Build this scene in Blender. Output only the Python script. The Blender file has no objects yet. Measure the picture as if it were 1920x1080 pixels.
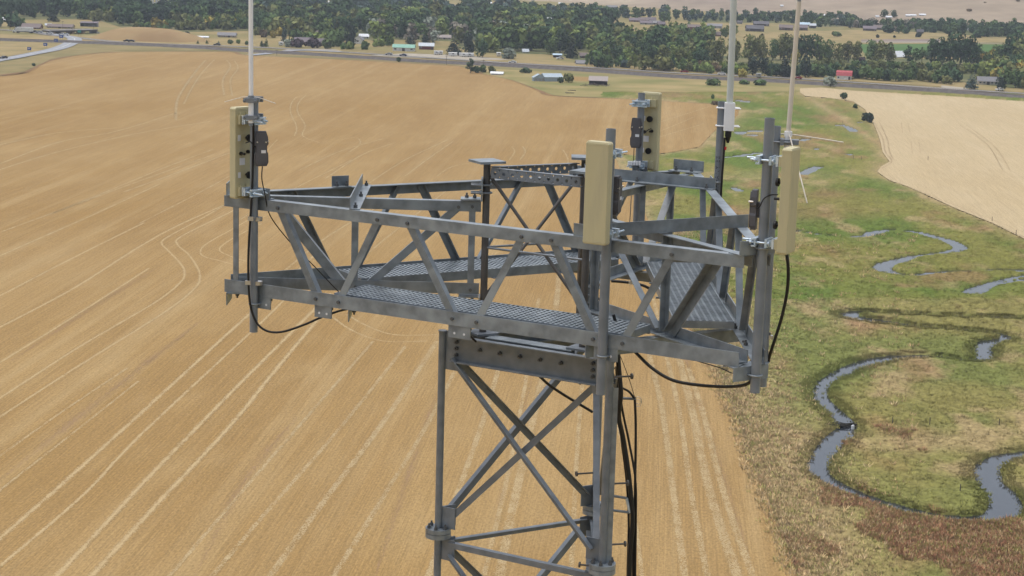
import bpy, math, random
import numpy as np
from math import radians, sin, cos, pi, atan2, hypot
from mathutils import Vector, Matrix
random.seed(7)
rng = np.random.default_rng(11)
scene = bpy.context.scene
COL = scene.collection

# ------------------------------------------------------------------ camera
CAM = np.array([-0.308, -13.974, 85.0])          # drone, just above the mast head
F_PX, PITCH, ROLL = 3500.0, radians(10.81), radians(1.68)
_f = np.array([0, cos(PITCH), -sin(PITCH)]); _u = np.array([0, sin(PITCH), cos(PITCH)]); _r = np.array([1.0, 0, 0])
RIGHT = cos(ROLL) * _r + sin(ROLL) * _u
UP = -sin(ROLL) * _r + cos(ROLL) * _u
FWD = _f
cam = bpy.data.cameras.new('camera')
cam.sensor_width = 36.0
cam.lens = 36.0 * F_PX / 1920.0
cam.clip_start, cam.clip_end = 0.5, 20000.0
cam_o = bpy.data.objects.new('camera', cam)
COL.objects.link(cam_o)
cam_o.matrix_world = Matrix(((RIGHT[0], UP[0], -FWD[0], CAM[0]), (RIGHT[1], UP[1], -FWD[1], CAM[1]),
                             (RIGHT[2], UP[2], -FWD[2], CAM[2]), (0, 0, 0, 1)))
scene.camera = cam_o

# ------------------------------------------------------------------ sky, sun, exposure
SUN_EL, SUN_AZ = radians(78), radians(-60)       # high veiled sun, to the left
w = bpy.data.worlds.new('World'); scene.world = w; w.use_nodes = True
nt = w.node_tree
sky = nt.nodes.new('ShaderNodeTexSky'); sky.sky_type = 'NISHITA'; sky.sun_disc = False
sky.sun_elevation = SUN_EL; sky.sun_rotation = SUN_AZ
sky.air_density = 1.0; sky.dust_density = 4.0; sky.ozone_density = 1.0
hsv = nt.nodes.new('ShaderNodeHueSaturation'); hsv.inputs['Saturation'].default_value = 0.45
nt.links.new(sky.outputs[0], hsv.inputs['Color'])
nt.links.new(hsv.outputs[0], nt.nodes['Background'].inputs[0])
nt.nodes['Background'].inputs[1].default_value = 0.15
sl = bpy.data.lights.new('sun', 'SUN'); sl.energy = 1.2; sl.angle = radians(45); sl.color = (1.0, 0.98, 0.945)
so = bpy.data.objects.new('sun', sl); COL.objects.link(so)
sd = Vector((sin(SUN_AZ) * cos(SUN_EL), cos(SUN_AZ) * cos(SUN_EL), sin(SUN_EL)))
so.rotation_euler = sd.to_track_quat('Z', 'Y').to_euler()
so.location = (0, 0, 200)
vs = scene.view_settings
vs.view_transform = 'Standard'; vs.look = 'None'; vs.gamma = 1.0; vs.use_curve_mapping = False
vs.exposure = 0.36
scene.cycles.max_bounces = 6; scene.cycles.diffuse_bounces = 3; scene.cycles.glossy_bounces = 3
scene.cycles.transparent_max_bounces = 16
scene.cycles.use_denoising = True
scene.cycles.caustics_reflective = False; scene.cycles.caustics_refractive = False

# ------------------------------------------------------------------ helpers
def ray(px, py):
    return FWD + (px - 960) / F_PX * RIGHT - (py - 540) / F_PX * UP
def G(px, py, z=0.0):
    """point of the ground plane z seen at photo pixel (px, py)"""
    v = ray(px, py); t = (z - CAM[2]) / v[2]
    p = CAM + v * t
    return np.array([p[0], p[1], z])
def mpp(px, py):
    """metres per photo pixel at that ground point"""
    return float(np.linalg.norm(G(px, py) - CAM) / F_PX)
def P2px(P):
    d = np.asarray(P, float) - CAM
    z = d @ FWD
    return 960 + F_PX * (d @ RIGHT) / z, 540 - F_PX * (d @ UP) / z

WPOS = {}
class MB:
    def __init__(s): s.v = []; s.f = []; s.sm = []
    def add(s, verts, faces, smooth=False):
        b = len(s.v)
        s.v.extend([tuple(map(float, p)) for p in verts])
        s.f.extend([tuple(i + b for i in q) for q in faces]); s.sm.extend([smooth] * len(faces))
        return s
    def box(s, c, hx, hy, hz, ax=(1, 0, 0), ay=(0, 1, 0), az=(0, 0, 1)):
        c, ax, ay, az = (np.asarray(q, float) for q in (c, ax, ay, az))
        vs_ = [c + sx * hx * ax + sy * hy * ay + sz * hz * az for sz in (-1, 1) for sy in (-1, 1) for sx in (-1, 1)]
        fs = [(0, 2, 3, 1), (4, 5, 7, 6), (0, 1, 5, 4), (2, 6, 7, 3), (0, 4, 6, 2), (1, 3, 7, 5)]
        if np.dot(np.cross(ax, ay), az) < 0: fs = [q[::-1] for q in fs]
        return s.add(vs_, fs)
    def prism(s, prof, o, ax, ay, az, h, smooth=False, top=True, bot=True):
        """2D profile (counter-clockwise in ax, ay) extruded along az by h"""
        o, ax, ay, az = (np.asarray(q, float) for q in (o, ax, ay, az))
        flip = np.dot(np.cross(ax, ay), az) < 0
        n = len(prof); a = [o + ax * p[0] + ay * p[1] for p in prof]; b = [q + az * h for q in a]
        fs = [(i, (i + 1) % n, n + (i + 1) % n, n + i) for i in range(n)]
        if flip: fs = [q[::-1] for q in fs]
        s.add(a + b, fs, smooth)
        if bot: s.add(a, [tuple(range(n)) if flip else tuple(range(n))[::-1]])
        if top: s.add(b, [tuple(range(n))[::-1] if flip else tuple(range(n))])
        return s
    def tube(s, pts, r, n=10, caps=True, smooth=True):
        pts = [np.asarray(p, float) for p in pts]
        rr = r if isinstance(r, (list, tuple)) else [r] * len(pts)
        ref = None; rings = []
        for i, p in enumerate(pts):
            t = (pts[min(i + 1, len(pts) - 1)] - pts[max(i - 1, 0)]); t = t / (np.linalg.norm(t) + 1e-12)
            if ref is None:
                ref = np.array([0, 0, 1.0]) if abs(t[2]) < 0.9 else np.array([1.0, 0, 0])
            a = np.cross(t, ref); a /= np.linalg.norm(a) + 1e-12; b = np.cross(t, a); ref = -b if False else np.cross(a, t)
            rings.append([p + rr[i] * (cos(2 * pi * k / n) * a + sin(2 * pi * k / n) * b) for k in range(n)])
        V = [q for ring in rings for q in ring]
        F = [(i * n + k, i * n + (k + 1) % n, (i + 1) * n + (k + 1) % n, (i + 1) * n + k) for i in range(len(pts) - 1) for k in range(n)]
        s.add(V, F, smooth)
        if caps:
            s.add(rings[0], [tuple(range(n))[::-1]]); s.add(rings[-1], [tuple(range(n))])
        return s
    def angle(s, p0, p1, d1, d2, w1, w2, t=0.007):
        """L-section from p0 to p1: heel on the line, legs along d1 (w1) and d2 (w2)"""
        p0, p1, d1, d2 = (np.asarray(q, float) for q in (p0, p1, d1, d2))
        ax = d1 / np.linalg.norm(d1); ay = d2 / np.linalg.norm(d2); L = p1 - p0; h = np.linalg.norm(L)
        prof = [(0, 0), (w1, 0), (w1, t), (t, t), (t, w2), (0, w2)]
        return s.prism(prof, p0, ax, ay, L / h, h)
    def hexbolt(s, c, d, r=0.013, h=0.012, n=6):
        d = np.asarray(d, float); d = d / np.linalg.norm(d)
        ref = np.array([0, 0, 1.0]) if abs(d[2]) < 0.9 else np.array([1.0, 0, 0])
        a = np.cross(d, ref); a /= np.linalg.norm(a); b = np.cross(d, a)
        return s.prism([(r * cos(2 * pi * k / n), r * sin(2 * pi * k / n)) for k in range(n)], c, a, b, d, h)

def mesh_of(name, mb):
    me = bpy.data.meshes.new(name)
    me.from_pydata(mb.v, [], mb.f)
    if any(mb.sm): me.polygons.foreach_set('use_smooth', mb.sm)
    me.update(); return me
def tag(o, label=None, cat=None, group=None, kind=None):
    if label: o['label'] = label
    if cat: o['category'] = cat
    if group: o['group'] = group
    if kind: o['kind'] = kind
    return o
def empty(name, loc, label=None, cat=None, group=None, rz=0.0):
    o = bpy.data.objects.new(name, None); COL.objects.link(o); o.empty_display_size = 0.2
    o.location = loc; o.rotation_euler = (0, 0, rz); WPOS[o.name] = np.array(loc, float)
    return tag(o, label, cat, group)
def obj(name, mb, mat, parent=None, origin=None, kind=None):
    """world-space builder -> one mesh object with its origin at its middle (or origin)"""
    V = np.array(mb.v)
    org = (V.min(0) + V.max(0)) / 2 if origin is None else np.asarray(origin, float)
    mb2 = MB(); mb2.v = [tuple(q) for q in (V - org)]; mb2.f = mb.f; mb2.sm = mb.sm
    me = mesh_of(name, mb2); me.materials.append(mat)
    o = bpy.data.objects.new(name, me); COL.objects.link(o); WPOS[o.name] = org
    if parent is not None:
        o.parent = parent; o.location = org - WPOS[parent.name]
    else: o.location = org
    if kind: o['kind'] = kind
    return o
def inst(name, me, world, parent, rot=None):
    """an object sharing mesh data, parented"""
    o = bpy.data.objects.new(name, me); COL.objects.link(o); world = np.asarray(world, float); WPOS[o.name] = world
    o.parent = parent; o.location = world - WPOS[parent.name]
    if rot is not None: o.rotation_mode = 'QUATERNION'; o.rotation_quaternion = rot
    return o
def rot2(p, k):
    t = radians(120 * k); return np.array([p[0] * cos(t) - p[1] * sin(t), p[0] * sin(t) + p[1] * cos(t)])

# value noise for numpy colour work
_tab = rng.random((256, 256))
def vnoise(x, y):
    xi = np.floor(x).astype(int); yi = np.floor(y).astype(int); fx = x - xi; fy = y - yi
    fx = fx * fx * (3 - 2 * fx); fy = fy * fy * (3 - 2 * fy)
    g = lambda a, b: _tab[a % 256, b % 256]
    return (g(xi, yi) * (1 - fx) + g(xi + 1, yi) * fx) * (1 - fy) + (g(xi, yi + 1) * (1 - fx) + g(xi + 1, yi + 1) * fx) * fy
def fbm(x, y, o=4):
    s = 0; a = 0.5; t = 0
    for i in range(o):
        s = s + a * vnoise(x * 2 ** i + 17.3 * i, y * 2 ** i + 5.1 * i); t += a; a *= 0.55
    return s / t

# ------------------------------------------------------------------ materials
def mat(name, col, rough=0.6, metal=0.0, spec=0.5):
    m = bpy.data.materials.new(name); m.use_nodes = True
    b = m.node_tree.nodes['Principled BSDF']
    b.inputs['Base Color'].default_value = (*col, 1); b.inputs['Roughness'].default_value = rough
    b.inputs['Metallic'].default_value = metal; b.inputs['Specular IOR Level'].default_value = spec
    return m
def noisy(name, c1, c2, scale=8, rough=0.6, metal=0.0, detail=5, c3=None, scale3=1.5, amt3=0.5, bump=0.0, coords='Object', stretch=(1, 1, 1), spec=0.5, lo=0.35, hi=0.65):
    m = mat(name, c1, rough, metal, spec); n = m.node_tree.nodes; l = m.node_tree.links; b = n['Principled BSDF']
    tc = n.new('ShaderNodeTexCoord'); mp = n.new('ShaderNodeMapping'); mp.inputs['Scale'].default_value = stretch
    if coords == 'World':
        g = n.new('ShaderNodeNewGeometry'); l.new(g.outputs['Position'], mp.inputs['Vector'])
    else: l.new(tc.outputs[coords], mp.inputs['Vector'])
    t = n.new('ShaderNodeTexNoise'); t.inputs['Scale'].default_value = scale; t.inputs['Detail'].default_value = detail
    l.new(mp.outputs[0], t.inputs['Vector'])
    r = n.new('ShaderNodeMapRange'); r.inputs[1].default_value = lo; r.inputs[2].default_value = hi
    l.new(t.outputs['Fac'], r.inputs[0])
    mx = n.new('ShaderNodeMix'); mx.data_type = 'RGBA'; mx.inputs[6].default_value = (*c1, 1); mx.inputs[7].default_value = (*c2, 1)
    l.new(r.outputs[0], mx.inputs[0]); out = mx.outputs[2]
    if c3:
        t2 = n.new('ShaderNodeTexNoise'); t2.inputs['Scale'].default_value = scale3; t2.inputs['Detail'].default_value = 3
        l.new(mp.outputs[0], t2.inputs['Vector'])
        r2 = n.new('ShaderNodeMapRange'); r2.inputs[1].default_value = 0.5; r2.inputs[2].default_value = 0.7; r2.inputs[4].default_value = amt3
        l.new(t2.outputs['Fac'], r2.inputs[0])
        m2 = n.new('ShaderNodeMix'); m2.data_type = 'RGBA'; m2.inputs[7].default_value = (*c3, 1)
        l.new(r2.outputs[0], m2.inputs[0]); l.new(out, m2.inputs[6]); out = m2.outputs[2]
    l.new(out, b.inputs['Base Color'])
    if bump:
        bp_ = n.new('ShaderNodeBump'); bp_.inputs['Strength'].default_value = bump; bp_.inputs['Distance'].default_value = 0.02
        l.new(t.outputs['Fac'], bp_.inputs['Height']); l.new(bp_.outputs[0], b.inputs['Normal'])
    return m
def vary(m, lo=0.8, hi=1.2):
    """small brightness difference from piece to piece"""
    n = m.node_tree.nodes; l = m.node_tree.links; b = n['Principled BSDF']
    oi = n.new('ShaderNodeObjectInfo'); r = n.new('ShaderNodeMapRange'); r.inputs[3].default_value = lo; r.inputs[4].default_value = hi
    l.new(oi.outputs['Random'], r.inputs[0])
    mx = n.new('ShaderNodeMix'); mx.data_type = 'RGBA'; mx.blend_type = 'MULTIPLY'; mx.inputs[0].default_value = 1
    src = b.inputs['Base Color']
    if src.is_linked:
        fr = src.links[0].from_socket; l.new(fr, mx.inputs[6])
    else: mx.inputs[6].default_value = src.default_value
    l.new(r.outputs[0], mx.inputs[7]); l.new(mx.outputs[2], src); return m

M = {}
M['galv'] = vary(noisy('galvanised_steel', (0.128, 0.150, 0.168), (0.205, 0.237, 0.262), 13, 0.36, 0.0, 9, (0.31, 0.35, 0.375), 3.5, 0.55, 0.05, spec=1.0, lo=.36, hi=.64), 0.88, 1.12)
M['galv_pipe'] = vary(noisy('galvanised_pipe', (0.150, 0.172, 0.198), (0.215, 0.24, 0.268), 6, 0.4, 0.0, 5, (0.21, 0.225, 0.24), 3, 0.3, 0.02, spec=.8), 0.9, 1.1)
M['steel'] = vary(noisy('weathered_steel', (0.130, 0.152, 0.176), (0.198, 0.222, 0.248), 9, 0.42, 0.0, 5, (0.18, 0.19, 0.205), 2.5, 0.3, 0.02, spec=.8), 0.9, 1.1)
M['post'] = noisy('dull_mast_steel', (0.085, 0.08, 0.076), (0.115, 0.11, 0.106), 9, 0.6, 0.2, 4, (0.2, 0.19, 0.18), 3, 0.3)
M['bolt'] = mat('dark_bolt_steel', (0.13, 0.135, 0.14), 0.5, 0.5)
M['zinc'] = noisy('bright_zinc', (0.46, 0.58, 0.68), (0.68, 0.76, 0.84), 30, 0.25, 0.3)
M['stainless'] = mat('stainless_band', (0.62, 0.58, 0.54), 0.3, 0.8)
M['beige'] = noisy('beige_plastic', (0.50, 0.45, 0.27), (0.54, 0.49, 0.30), 3, 0.5, 0, 6, (0.40, 0.36, 0.24), 5, 0.5, stretch=(2.2, 2.2, .35))
M['radio'] = noisy('grey_radio_case', (0.085, 0.083, 0.092), (0.11, 0.108, 0.115), 10, 0.6)
M['black'] = mat('black_cable', (0.008, 0.008, 0.009), 0.5)
M['rubber'] = mat('black_rubber', (0.012, 0.012, 0.012), 0.55)
M['white'] = noisy('white_fibreglass', (0.84, 0.85, 0.87), (0.88, 0.88, 0.88), 5, 0.45)
M['ivory'] = noisy('weathered_ivory_fibreglass', (0.62, 0.565, 0.48), (0.70, 0.645, 0.56), 3, 0.5)
M['pale'] = noisy('pale_green_grey_fibreglass', (0.54, 0.575, 0.54), (0.59, 0.62, 0.585), 3, 0.45)
M['label'] = mat('white_label', (0.72, 0.73, 0.75), 0.5)
M['red'] = mat('red_tape', (0.5, 0.02, 0.02), 0.5)
M['ink'] = mat('black_ink', (0.02, 0.02, 0.022), 0.7)
# ================================================================== MAST AND PLATFORM
ZT = 83.0                                           # top of the platform's top chords
RC, A0 = 2.6478, -179.05                            # corner radius and bearing of the first corner
SIDE = RC * math.sqrt(3)
Zv = np.array([0, 0, 1.0])
def corner(k):
    t = radians(A0 + 120 * k); return np.array([RC * cos(t), RC * sin(t)])
def fdir(k):
    a, b = corner(k), corner((k + 1) % 3); d = (b - a) / SIDE; n = np.array([-d[1], d[0]])
    if n @ (-a) < 0: n = -n
    return a, np.array([d[0], d[1], 0]), np.array([n[0], n[1], 0])
def FP(s, n, z, k):                                 # point on side k: along, inward, height
    a, d, nn = fdir(k); q = np.array([a[0], a[1], 0]) + d * s + nn * n
    return np.array([q[0], q[1], ZT + z])
def bdir(k):
    t = radians(A0 + 120 * k); o = np.array([cos(t), sin(t), 0]); return o, np.array([-o[1], o[0], 0])
def BP(r, t, z, k):                                 # point in the corner's own frame: out, left, height
    o, l = bdir(k); q = o * r + l * t; return np.array([q[0], q[1], ZT + z])

BOLT_ME = mesh_of('bolt', MB().hexbolt((0, 0, 0), (0, 0, 1), 0.0135, 0.013)); BOLT_ME.materials.append(M['bolt'])
TBOLT = mesh_of('bolt', MB().hexbolt((0, 0, 0), (0, 0, 1), 0.016, 0.02).hexbolt((0, 0, 0.02), (0, 0, 1), 0.008, 0.018)); TBOLT.materials.append(M['bolt'])
def bolt(p, d, parent, me=None):
    return inst('bolt', me or BOLT_ME, p, parent, Vector(d).to_track_quat('Z', 'Y'))

plat = empty('mast_platform', (0, 0, ZT - 0.74), 'three-sided galvanised steel platform with trussed sides and grating walkways on top of the lattice mast', 'platform')

TW, BW, IW = 0.082, 0.098, 0.075
webs = [(0.672, -0.02, 1.045, -0.70), (1.575, -0.02, 1.225, -0.70), (1.80, -0.02, 2.215, -0.70),
        (2.755, -0.02, 2.39, -0.70), (2.955, -0.02, 3.325, -0.70), (3.88, -0.02, 3.525, -0.70)]
for k in range(3):
    a, d, nn = fdir(k)
    tc = obj('top_chord', MB().angle(FP(.19, 0, 0, k), FP(4.372, 0, 0, k), -Zv, nn, TW, IW), M['galv'], plat)
    bc = obj('bottom_chord', MB().angle(FP(.193, 0, -.735, k), FP(4.372, 0, -.735, k), Zv, nn, BW, IW), M['galv'], plat)
    for (s0, z0, s1, z1) in webs:
        p0, p1 = FP(s0, .0085, z0, k), FP(s1, .0085, z1, k)
        L = (p1 - p0) / np.linalg.norm(p1 - p0)
        dn = np.cross(L, nn); dn = dn if dn[2] < 0 else -dn
        obj('web_brace', MB().angle(p0 - dn * .027, p1 - dn * .027, dn, nn, .054, .05, .006), M['galv'], plat)
        bolt(FP(s0 + (s1 - s0) * .04, -.0005, -.047, k), -nn, tc)
        bolt(FP(s0 + (s1 - s0) * .97, -.0005, -.688, k), -nn, bc)
    obj('end_upright', MB().angle(FP(.268, .0085, -.03, k), FP(.268, .0085, -.70, k), d, nn, .048, .04, .006), M['galv'], plat)
    # clip angles that take the mounting poles
    clip_s = {0: [(.46, .60), (3.13, 3.32)], 1: [(.44, .60), (3.33, 3.49)], 2: [(.55, .70), (3.39, 3.535)]}[k]
    for (s0, s1) in clip_s:
        c = obj('clip_angle', MB().angle(FP(s0, .012, .0005, k), FP(s1, .012, .0005, k), Zv, nn, .085, .06), M['galv'], plat)
        bolt(FP(s0 + .03, .045, .0085, k), Zv, c, TBOLT); bolt(FP(s1 - .03, .045, .0085, k), Zv, c, TBOLT)
    for (s0, s1) in [(clip_s[0][0] + .02, clip_s[0][1] + .02), (1.02, 1.17), (2.17, 2.35), (3.32, 3.50)]:
        mbp = MB().angle(FP(s0, .004, -.7355, k), FP(s1, .004, -.7355, k), -Zv, nn, .088, .06)
        c = obj('clip_angle', mbp, M['galv'], plat)
        bolt(FP(s1 - .03, .045, -.744, k), -Zv, c, TBOLT)
        for q in (.28, .72):
            obj('bolt_hole', MB().prism([(.009 * cos(2 * pi * i / 10), .009 * sin(2 * pi * i / 10)) for i in range(10)],
                FP(s0 + (s1 - s0) * q, .0035, -.79, k), d, Zv, -nn, .001), M['label'] if k == 0 else M['ink'], c)
    for s in (.75, 1.3, 2.05, 2.6, 3.3, 3.95): bolt(FP(s, .052, -.7275, k), Zv, bc, TBOLT); bolt(FP(s + .09, .052, -.7275, k), Zv, bc)
    # walkway grating panel: side bars, bearing bars and cross rungs
    e0, e1, i0, i1 = 1.14, 3.50, .085, .505
    fr = MB()
    fr.box(FP((e0 + e1) / 2, i0, -.672, k), (e1 - e0) / 2, .004, .028, d, nn, Zv)
    fr.box(FP((e0 + e1) / 2, i1, -.680, k), (e1 - e0) / 2, .004, .036, d, nn, Zv)
    fr.box(FP(e0, (i0 + i1) / 2, -.672, k), .004, (i1 - i0) / 2 - .005, .027, d, nn, Zv)
    fr.box(FP(e1, (i0 + i1) / 2, -.672, k), .004, (i1 - i0) / 2 - .005, .027, d, nn, Zv)
    grat = obj('walkway_grating', fr, M['galv'], plat)
    gb = MB(); nb = 9
    for i in range(1, nb):
        gb.box(FP((e0 + e1) / 2, i0 + (i1 - i0) * i / nb, -.660, k), (e1 - e0) / 2 - .005, .0075, .013, d, nn, Zv)
    nr = 58
    for i in range(1, nr):
        gb.box(FP(e0 + (e1 - e0) * i / nr, (i0 + i1) / 2, -.654, k), .0085, (i1 - i0) / 2 - .005, .009, d, nn, Zv)
    obj('grating_bars', gb, M['galv'], grat, kind='stuff')
    for s in (1.7, 2.3, 2.9):
        obj('grating_bearer', MB().angle(FP(s, .08, -.722, k), FP(s, .53, -.722, k), Zv, d, .012, .05), M['steel'], plat)

for k in range(3):                                  # arms that tie each corner back to the mast head
    o, l = bdir(k); R_ = -l
    ta = obj('arm_top_chord', MB().angle(BP(2.42, 0, -.010, k), BP(.56, 0, -.010, k), -Zv, R_, .078, .07), M['galv'], plat)
    ba = obj('arm_bottom_chord', MB().angle(BP(2.42, 0, -.7225, k), BP(.56, 0, -.7225, k), Zv, R_, .085, .07), M['galv'], plat)
    def brace(r0, z0, r1, z1, w_, inset=.0085, name='arm_brace'):
        p0, p1 = BP(r0, -inset, z0, k), BP(r1, -inset, z1, k); L = (p1 - p0) / np.linalg.norm(p1 - p0)
        dn = np.cross(L, R_); dn = dn if dn[2] < 0 else -dn
        if abs(L[2]) > .99: dn = o
        return obj(name, MB().angle(p0 - dn * w_ / 2, p1 - dn * w_ / 2, dn, R_, w_, w_ * .9, .006), M['galv'], plat)
    brace(2.13, -.04, 1.585, -.70, .072); brace(.70, -.03, 1.43, -.70, .058)
    brace(1.51, -.02, 1.51, -.70, .05, name='arm_upright'); brace(.625, -.02, .625, -.71, .05, name='arm_upright')
    for r, z in ((.625, -.05), (.73, -.055), (1.5, -.69), (1.43, -.685), (.625, -.69), (2.0, -.05)):
        bolt(BP(r, .0005, z, k), l, ta if z > -.3 else ba)
    for zs, sg in ((0.0, 1), (-.735, -1)):          # tie across the corner and end bracket, top and bottom
        name = 'corner_tie' if sg > 0 else 'corner_tie'
        t = obj(name, MB().angle(BP(1.505, .665, zs + sg * .0005, k), BP(1.505, -.665, zs + sg * .0005, k), Zv * sg, -o, .09, .075), M['galv'], plat)
        for tt in (.60, .02, -.60): bolt(BP(1.465, tt, zs + sg * .008, k), Zv * sg, t, TBOLT)
        t = obj('end_bracket', MB().angle(BP(2.462, .142, zs + sg * .0008, k), BP(2.462, -.142, zs + sg * .0008, k), Zv * sg, -o, .095, .12), M['galv'], plat)
        for tt in (.085, -.06): bolt(BP(2.385, tt, zs + sg * .009, k), Zv * sg, t, TBOLT)
        # bracket and U bolts that clasp the mast head post
        br = MB().box(BP(.64, -.035, zs + sg * .006, k), .075, .07, .005, o, l, Zv)
        br.box(BP(.556, -.01, zs + sg * .085, k), .006, .075, .085, o, l, Zv)
        b_ = obj('mast_bracket', br, M['galv'], plat)
        for zz in (.06, .12):
            ub = MB(); z = zs + sg * zz
            path = [BP(.64, .037, z, k), BP(.52, .037, z, k)] + [BP(.52 - .037 * sin(radians(q)), .037 * cos(radians(q)), z, k) for q in range(15, 180, 15)] + [BP(.52, -.037, z, k), BP(.64, -.037, z, k)]
            ub.tube(path, .0075, 8)
            ub.hexbolt(BP(.562, .037, z, k), o, .014, .014); ub.hexbolt(BP(.562, -.037, z, k), o, .014, .014)
            obj('u_bolt', ub, M['steel'], b_)
        for q in (.61, .67): bolt(BP(q, -.05, zs + sg * .011, k), Zv * sg, b_, TBOLT)

# ------------------------------------------------------------------ mast head (small three-legged frame in the middle)
head = empty('mast_head_frame', (-.02, 0, ZT - 1.03), 'dull three-post frame with capped posts and perforated rails in the middle of the platform', 'frame')
HP = [np.array([-.022 + q[0], q[1]]) for q in (rot2((-.5, 0), k) for k in range(3))]
def H(i, z): return np.array([HP[i][0], HP[i][1], ZT + z])
for i in range(3):
    p = obj('post', MB().tube([H(i, -1.02), H(i, .285)], .0275, 14), M['post'], head)
    ang = atan2(HP[i][1], HP[i][0] + .022)
    ax = np.array([cos(ang + .5), sin(ang + .5), 0]); ay = np.array([-ax[1], ax[0], 0])
    obj('cap_plate', MB().box(H(i, .296), .105, .105, .009, ax, ay, Zv), M['galv'], p)
    obj('base_plate', MB().box(H(i, -1.022), .09, .09, .008, ax, ay, Zv), M['steel'], p)
for i in range(3):
    j = (i + 1) % 3
    a, b = H(i, 0), H(j, 0); L = (b - a) / np.linalg.norm(b - a); out = np.cross(L, Zv); 
    if out @ np.array([a[0], a[1], 0]) < 0: out = -out
    # perforated rail: web of square cells each with a round hole, plus two flanges
    rail = MB(); n0 = 10; s0, s1 = .05, np.linalg.norm(b - a) - .05; cw = (s1 - s0) / n0; hh = .033; zc = .215
    for c in range(n0):
        cx = s0 + cw * (c + .5)
        for side_, off in ((1, .030), (-1, .025)):
            ring = [(.0135 * cos(2 * pi * q / 8 + pi / 8), .0135 * sin(2 * pi * q / 8 + pi / 8)) for q in range(8)]
            sq = [(cw / 2, .4 * hh), (.4 * cw, hh), (-.4 * cw, hh), (-cw / 2, .4 * hh), (-cw / 2, -.4 * hh), (-.4 * cw, -hh), (.4 * cw, -hh), (cw / 2, -.4 * hh)]
            pts = [a + L * (cx + x) + out * off + Zv * (zc + y) for x, y in ring + sq]
            fs = [(q, q + 8, (q + 1) % 8 + 8, (q + 1) % 8) for q in range(8)]
            rail.add(pts, fs if side_ > 0 else [f_[::-1] for f_ in fs])
    for c in range(n0 + 1):                          # corner fill between the cells
        pass
    rail.box(a + L * (s0 + s1) / 2 + out * .012 + Zv * (zc + hh + .003), (s1 - s0) / 2, .019, .003, L, out, Zv)
    rail.box(a + L * (s0 + s1) / 2 + out * .012 + Zv * (zc - hh - .003), (s1 - s0) / 2, .019, .003, L, out, Zv)
    obj('perforated_rail', rail, M['steel'], head)
    obj('diagonal_rod', MB().tube([a + L * .02 + Zv * .19 - out * .01, b - L * .02 - Zv * .72 - out * .01], .0135, 10), M['post'], head)
    obj('cross_rod', MB().tube([a + L * .02 - Zv * .36 + out * .005, b - L * .02 - Zv * .36 + out * .005], .009, 8), M['steel'], head)

# ------------------------------------------------------------------ lattice mast below
mast = empty('lattice_mast', (0, 0, 0), 'tall three-legged grey steel lattice mast standing in the stubble field under the platform', 'lattice mast')
TL = [rot2((-.835, 0), k) + np.array([.006, 0]) for k in range(3)]
def T(i, z): return np.array([TL[i][0], TL[i][1], ZT + z])
legs = []
for i in range(3):
    top = (-1.02, -.98, -1.0)[i]
    lg = obj('mast_leg', MB().tube([T(i, -2.59), T(i, top)], .029, 14).tube([T(i, -2.66), T(i, -ZT)], .029, 12), M['steel'], mast); legs.append(lg)
    fl = MB()
    for z0 in (-2.664, -2.624):
        fl.prism([(.1 * cos(2 * pi * q / 24), .1 * sin(2 * pi * q / 24)) for q in range(24)], T(i, z0), (1, 0, 0), (0, 1, 0), Zv, .036)
    fo = obj('leg_flange', fl, M['galv'], lg)
    for q in range(6):
        an = 2 * pi * q / 6 + .3
        bolt(T(i, -2.588) + np.array([.075 * cos(an), .075 * sin(an), 0]), Zv, lg, TBOLT)
    obj('leg_cap', MB().prism([(.034 * cos(2 * pi * q / 14), .034 * sin(2 * pi * q / 14)) for q in range(14)], T(i, top), (1, 0, 0), (0, 1, 0), Zv, .008), M['steel'], lg)
side_len = np.linalg.norm(TL[1] - TL[0])
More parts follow.
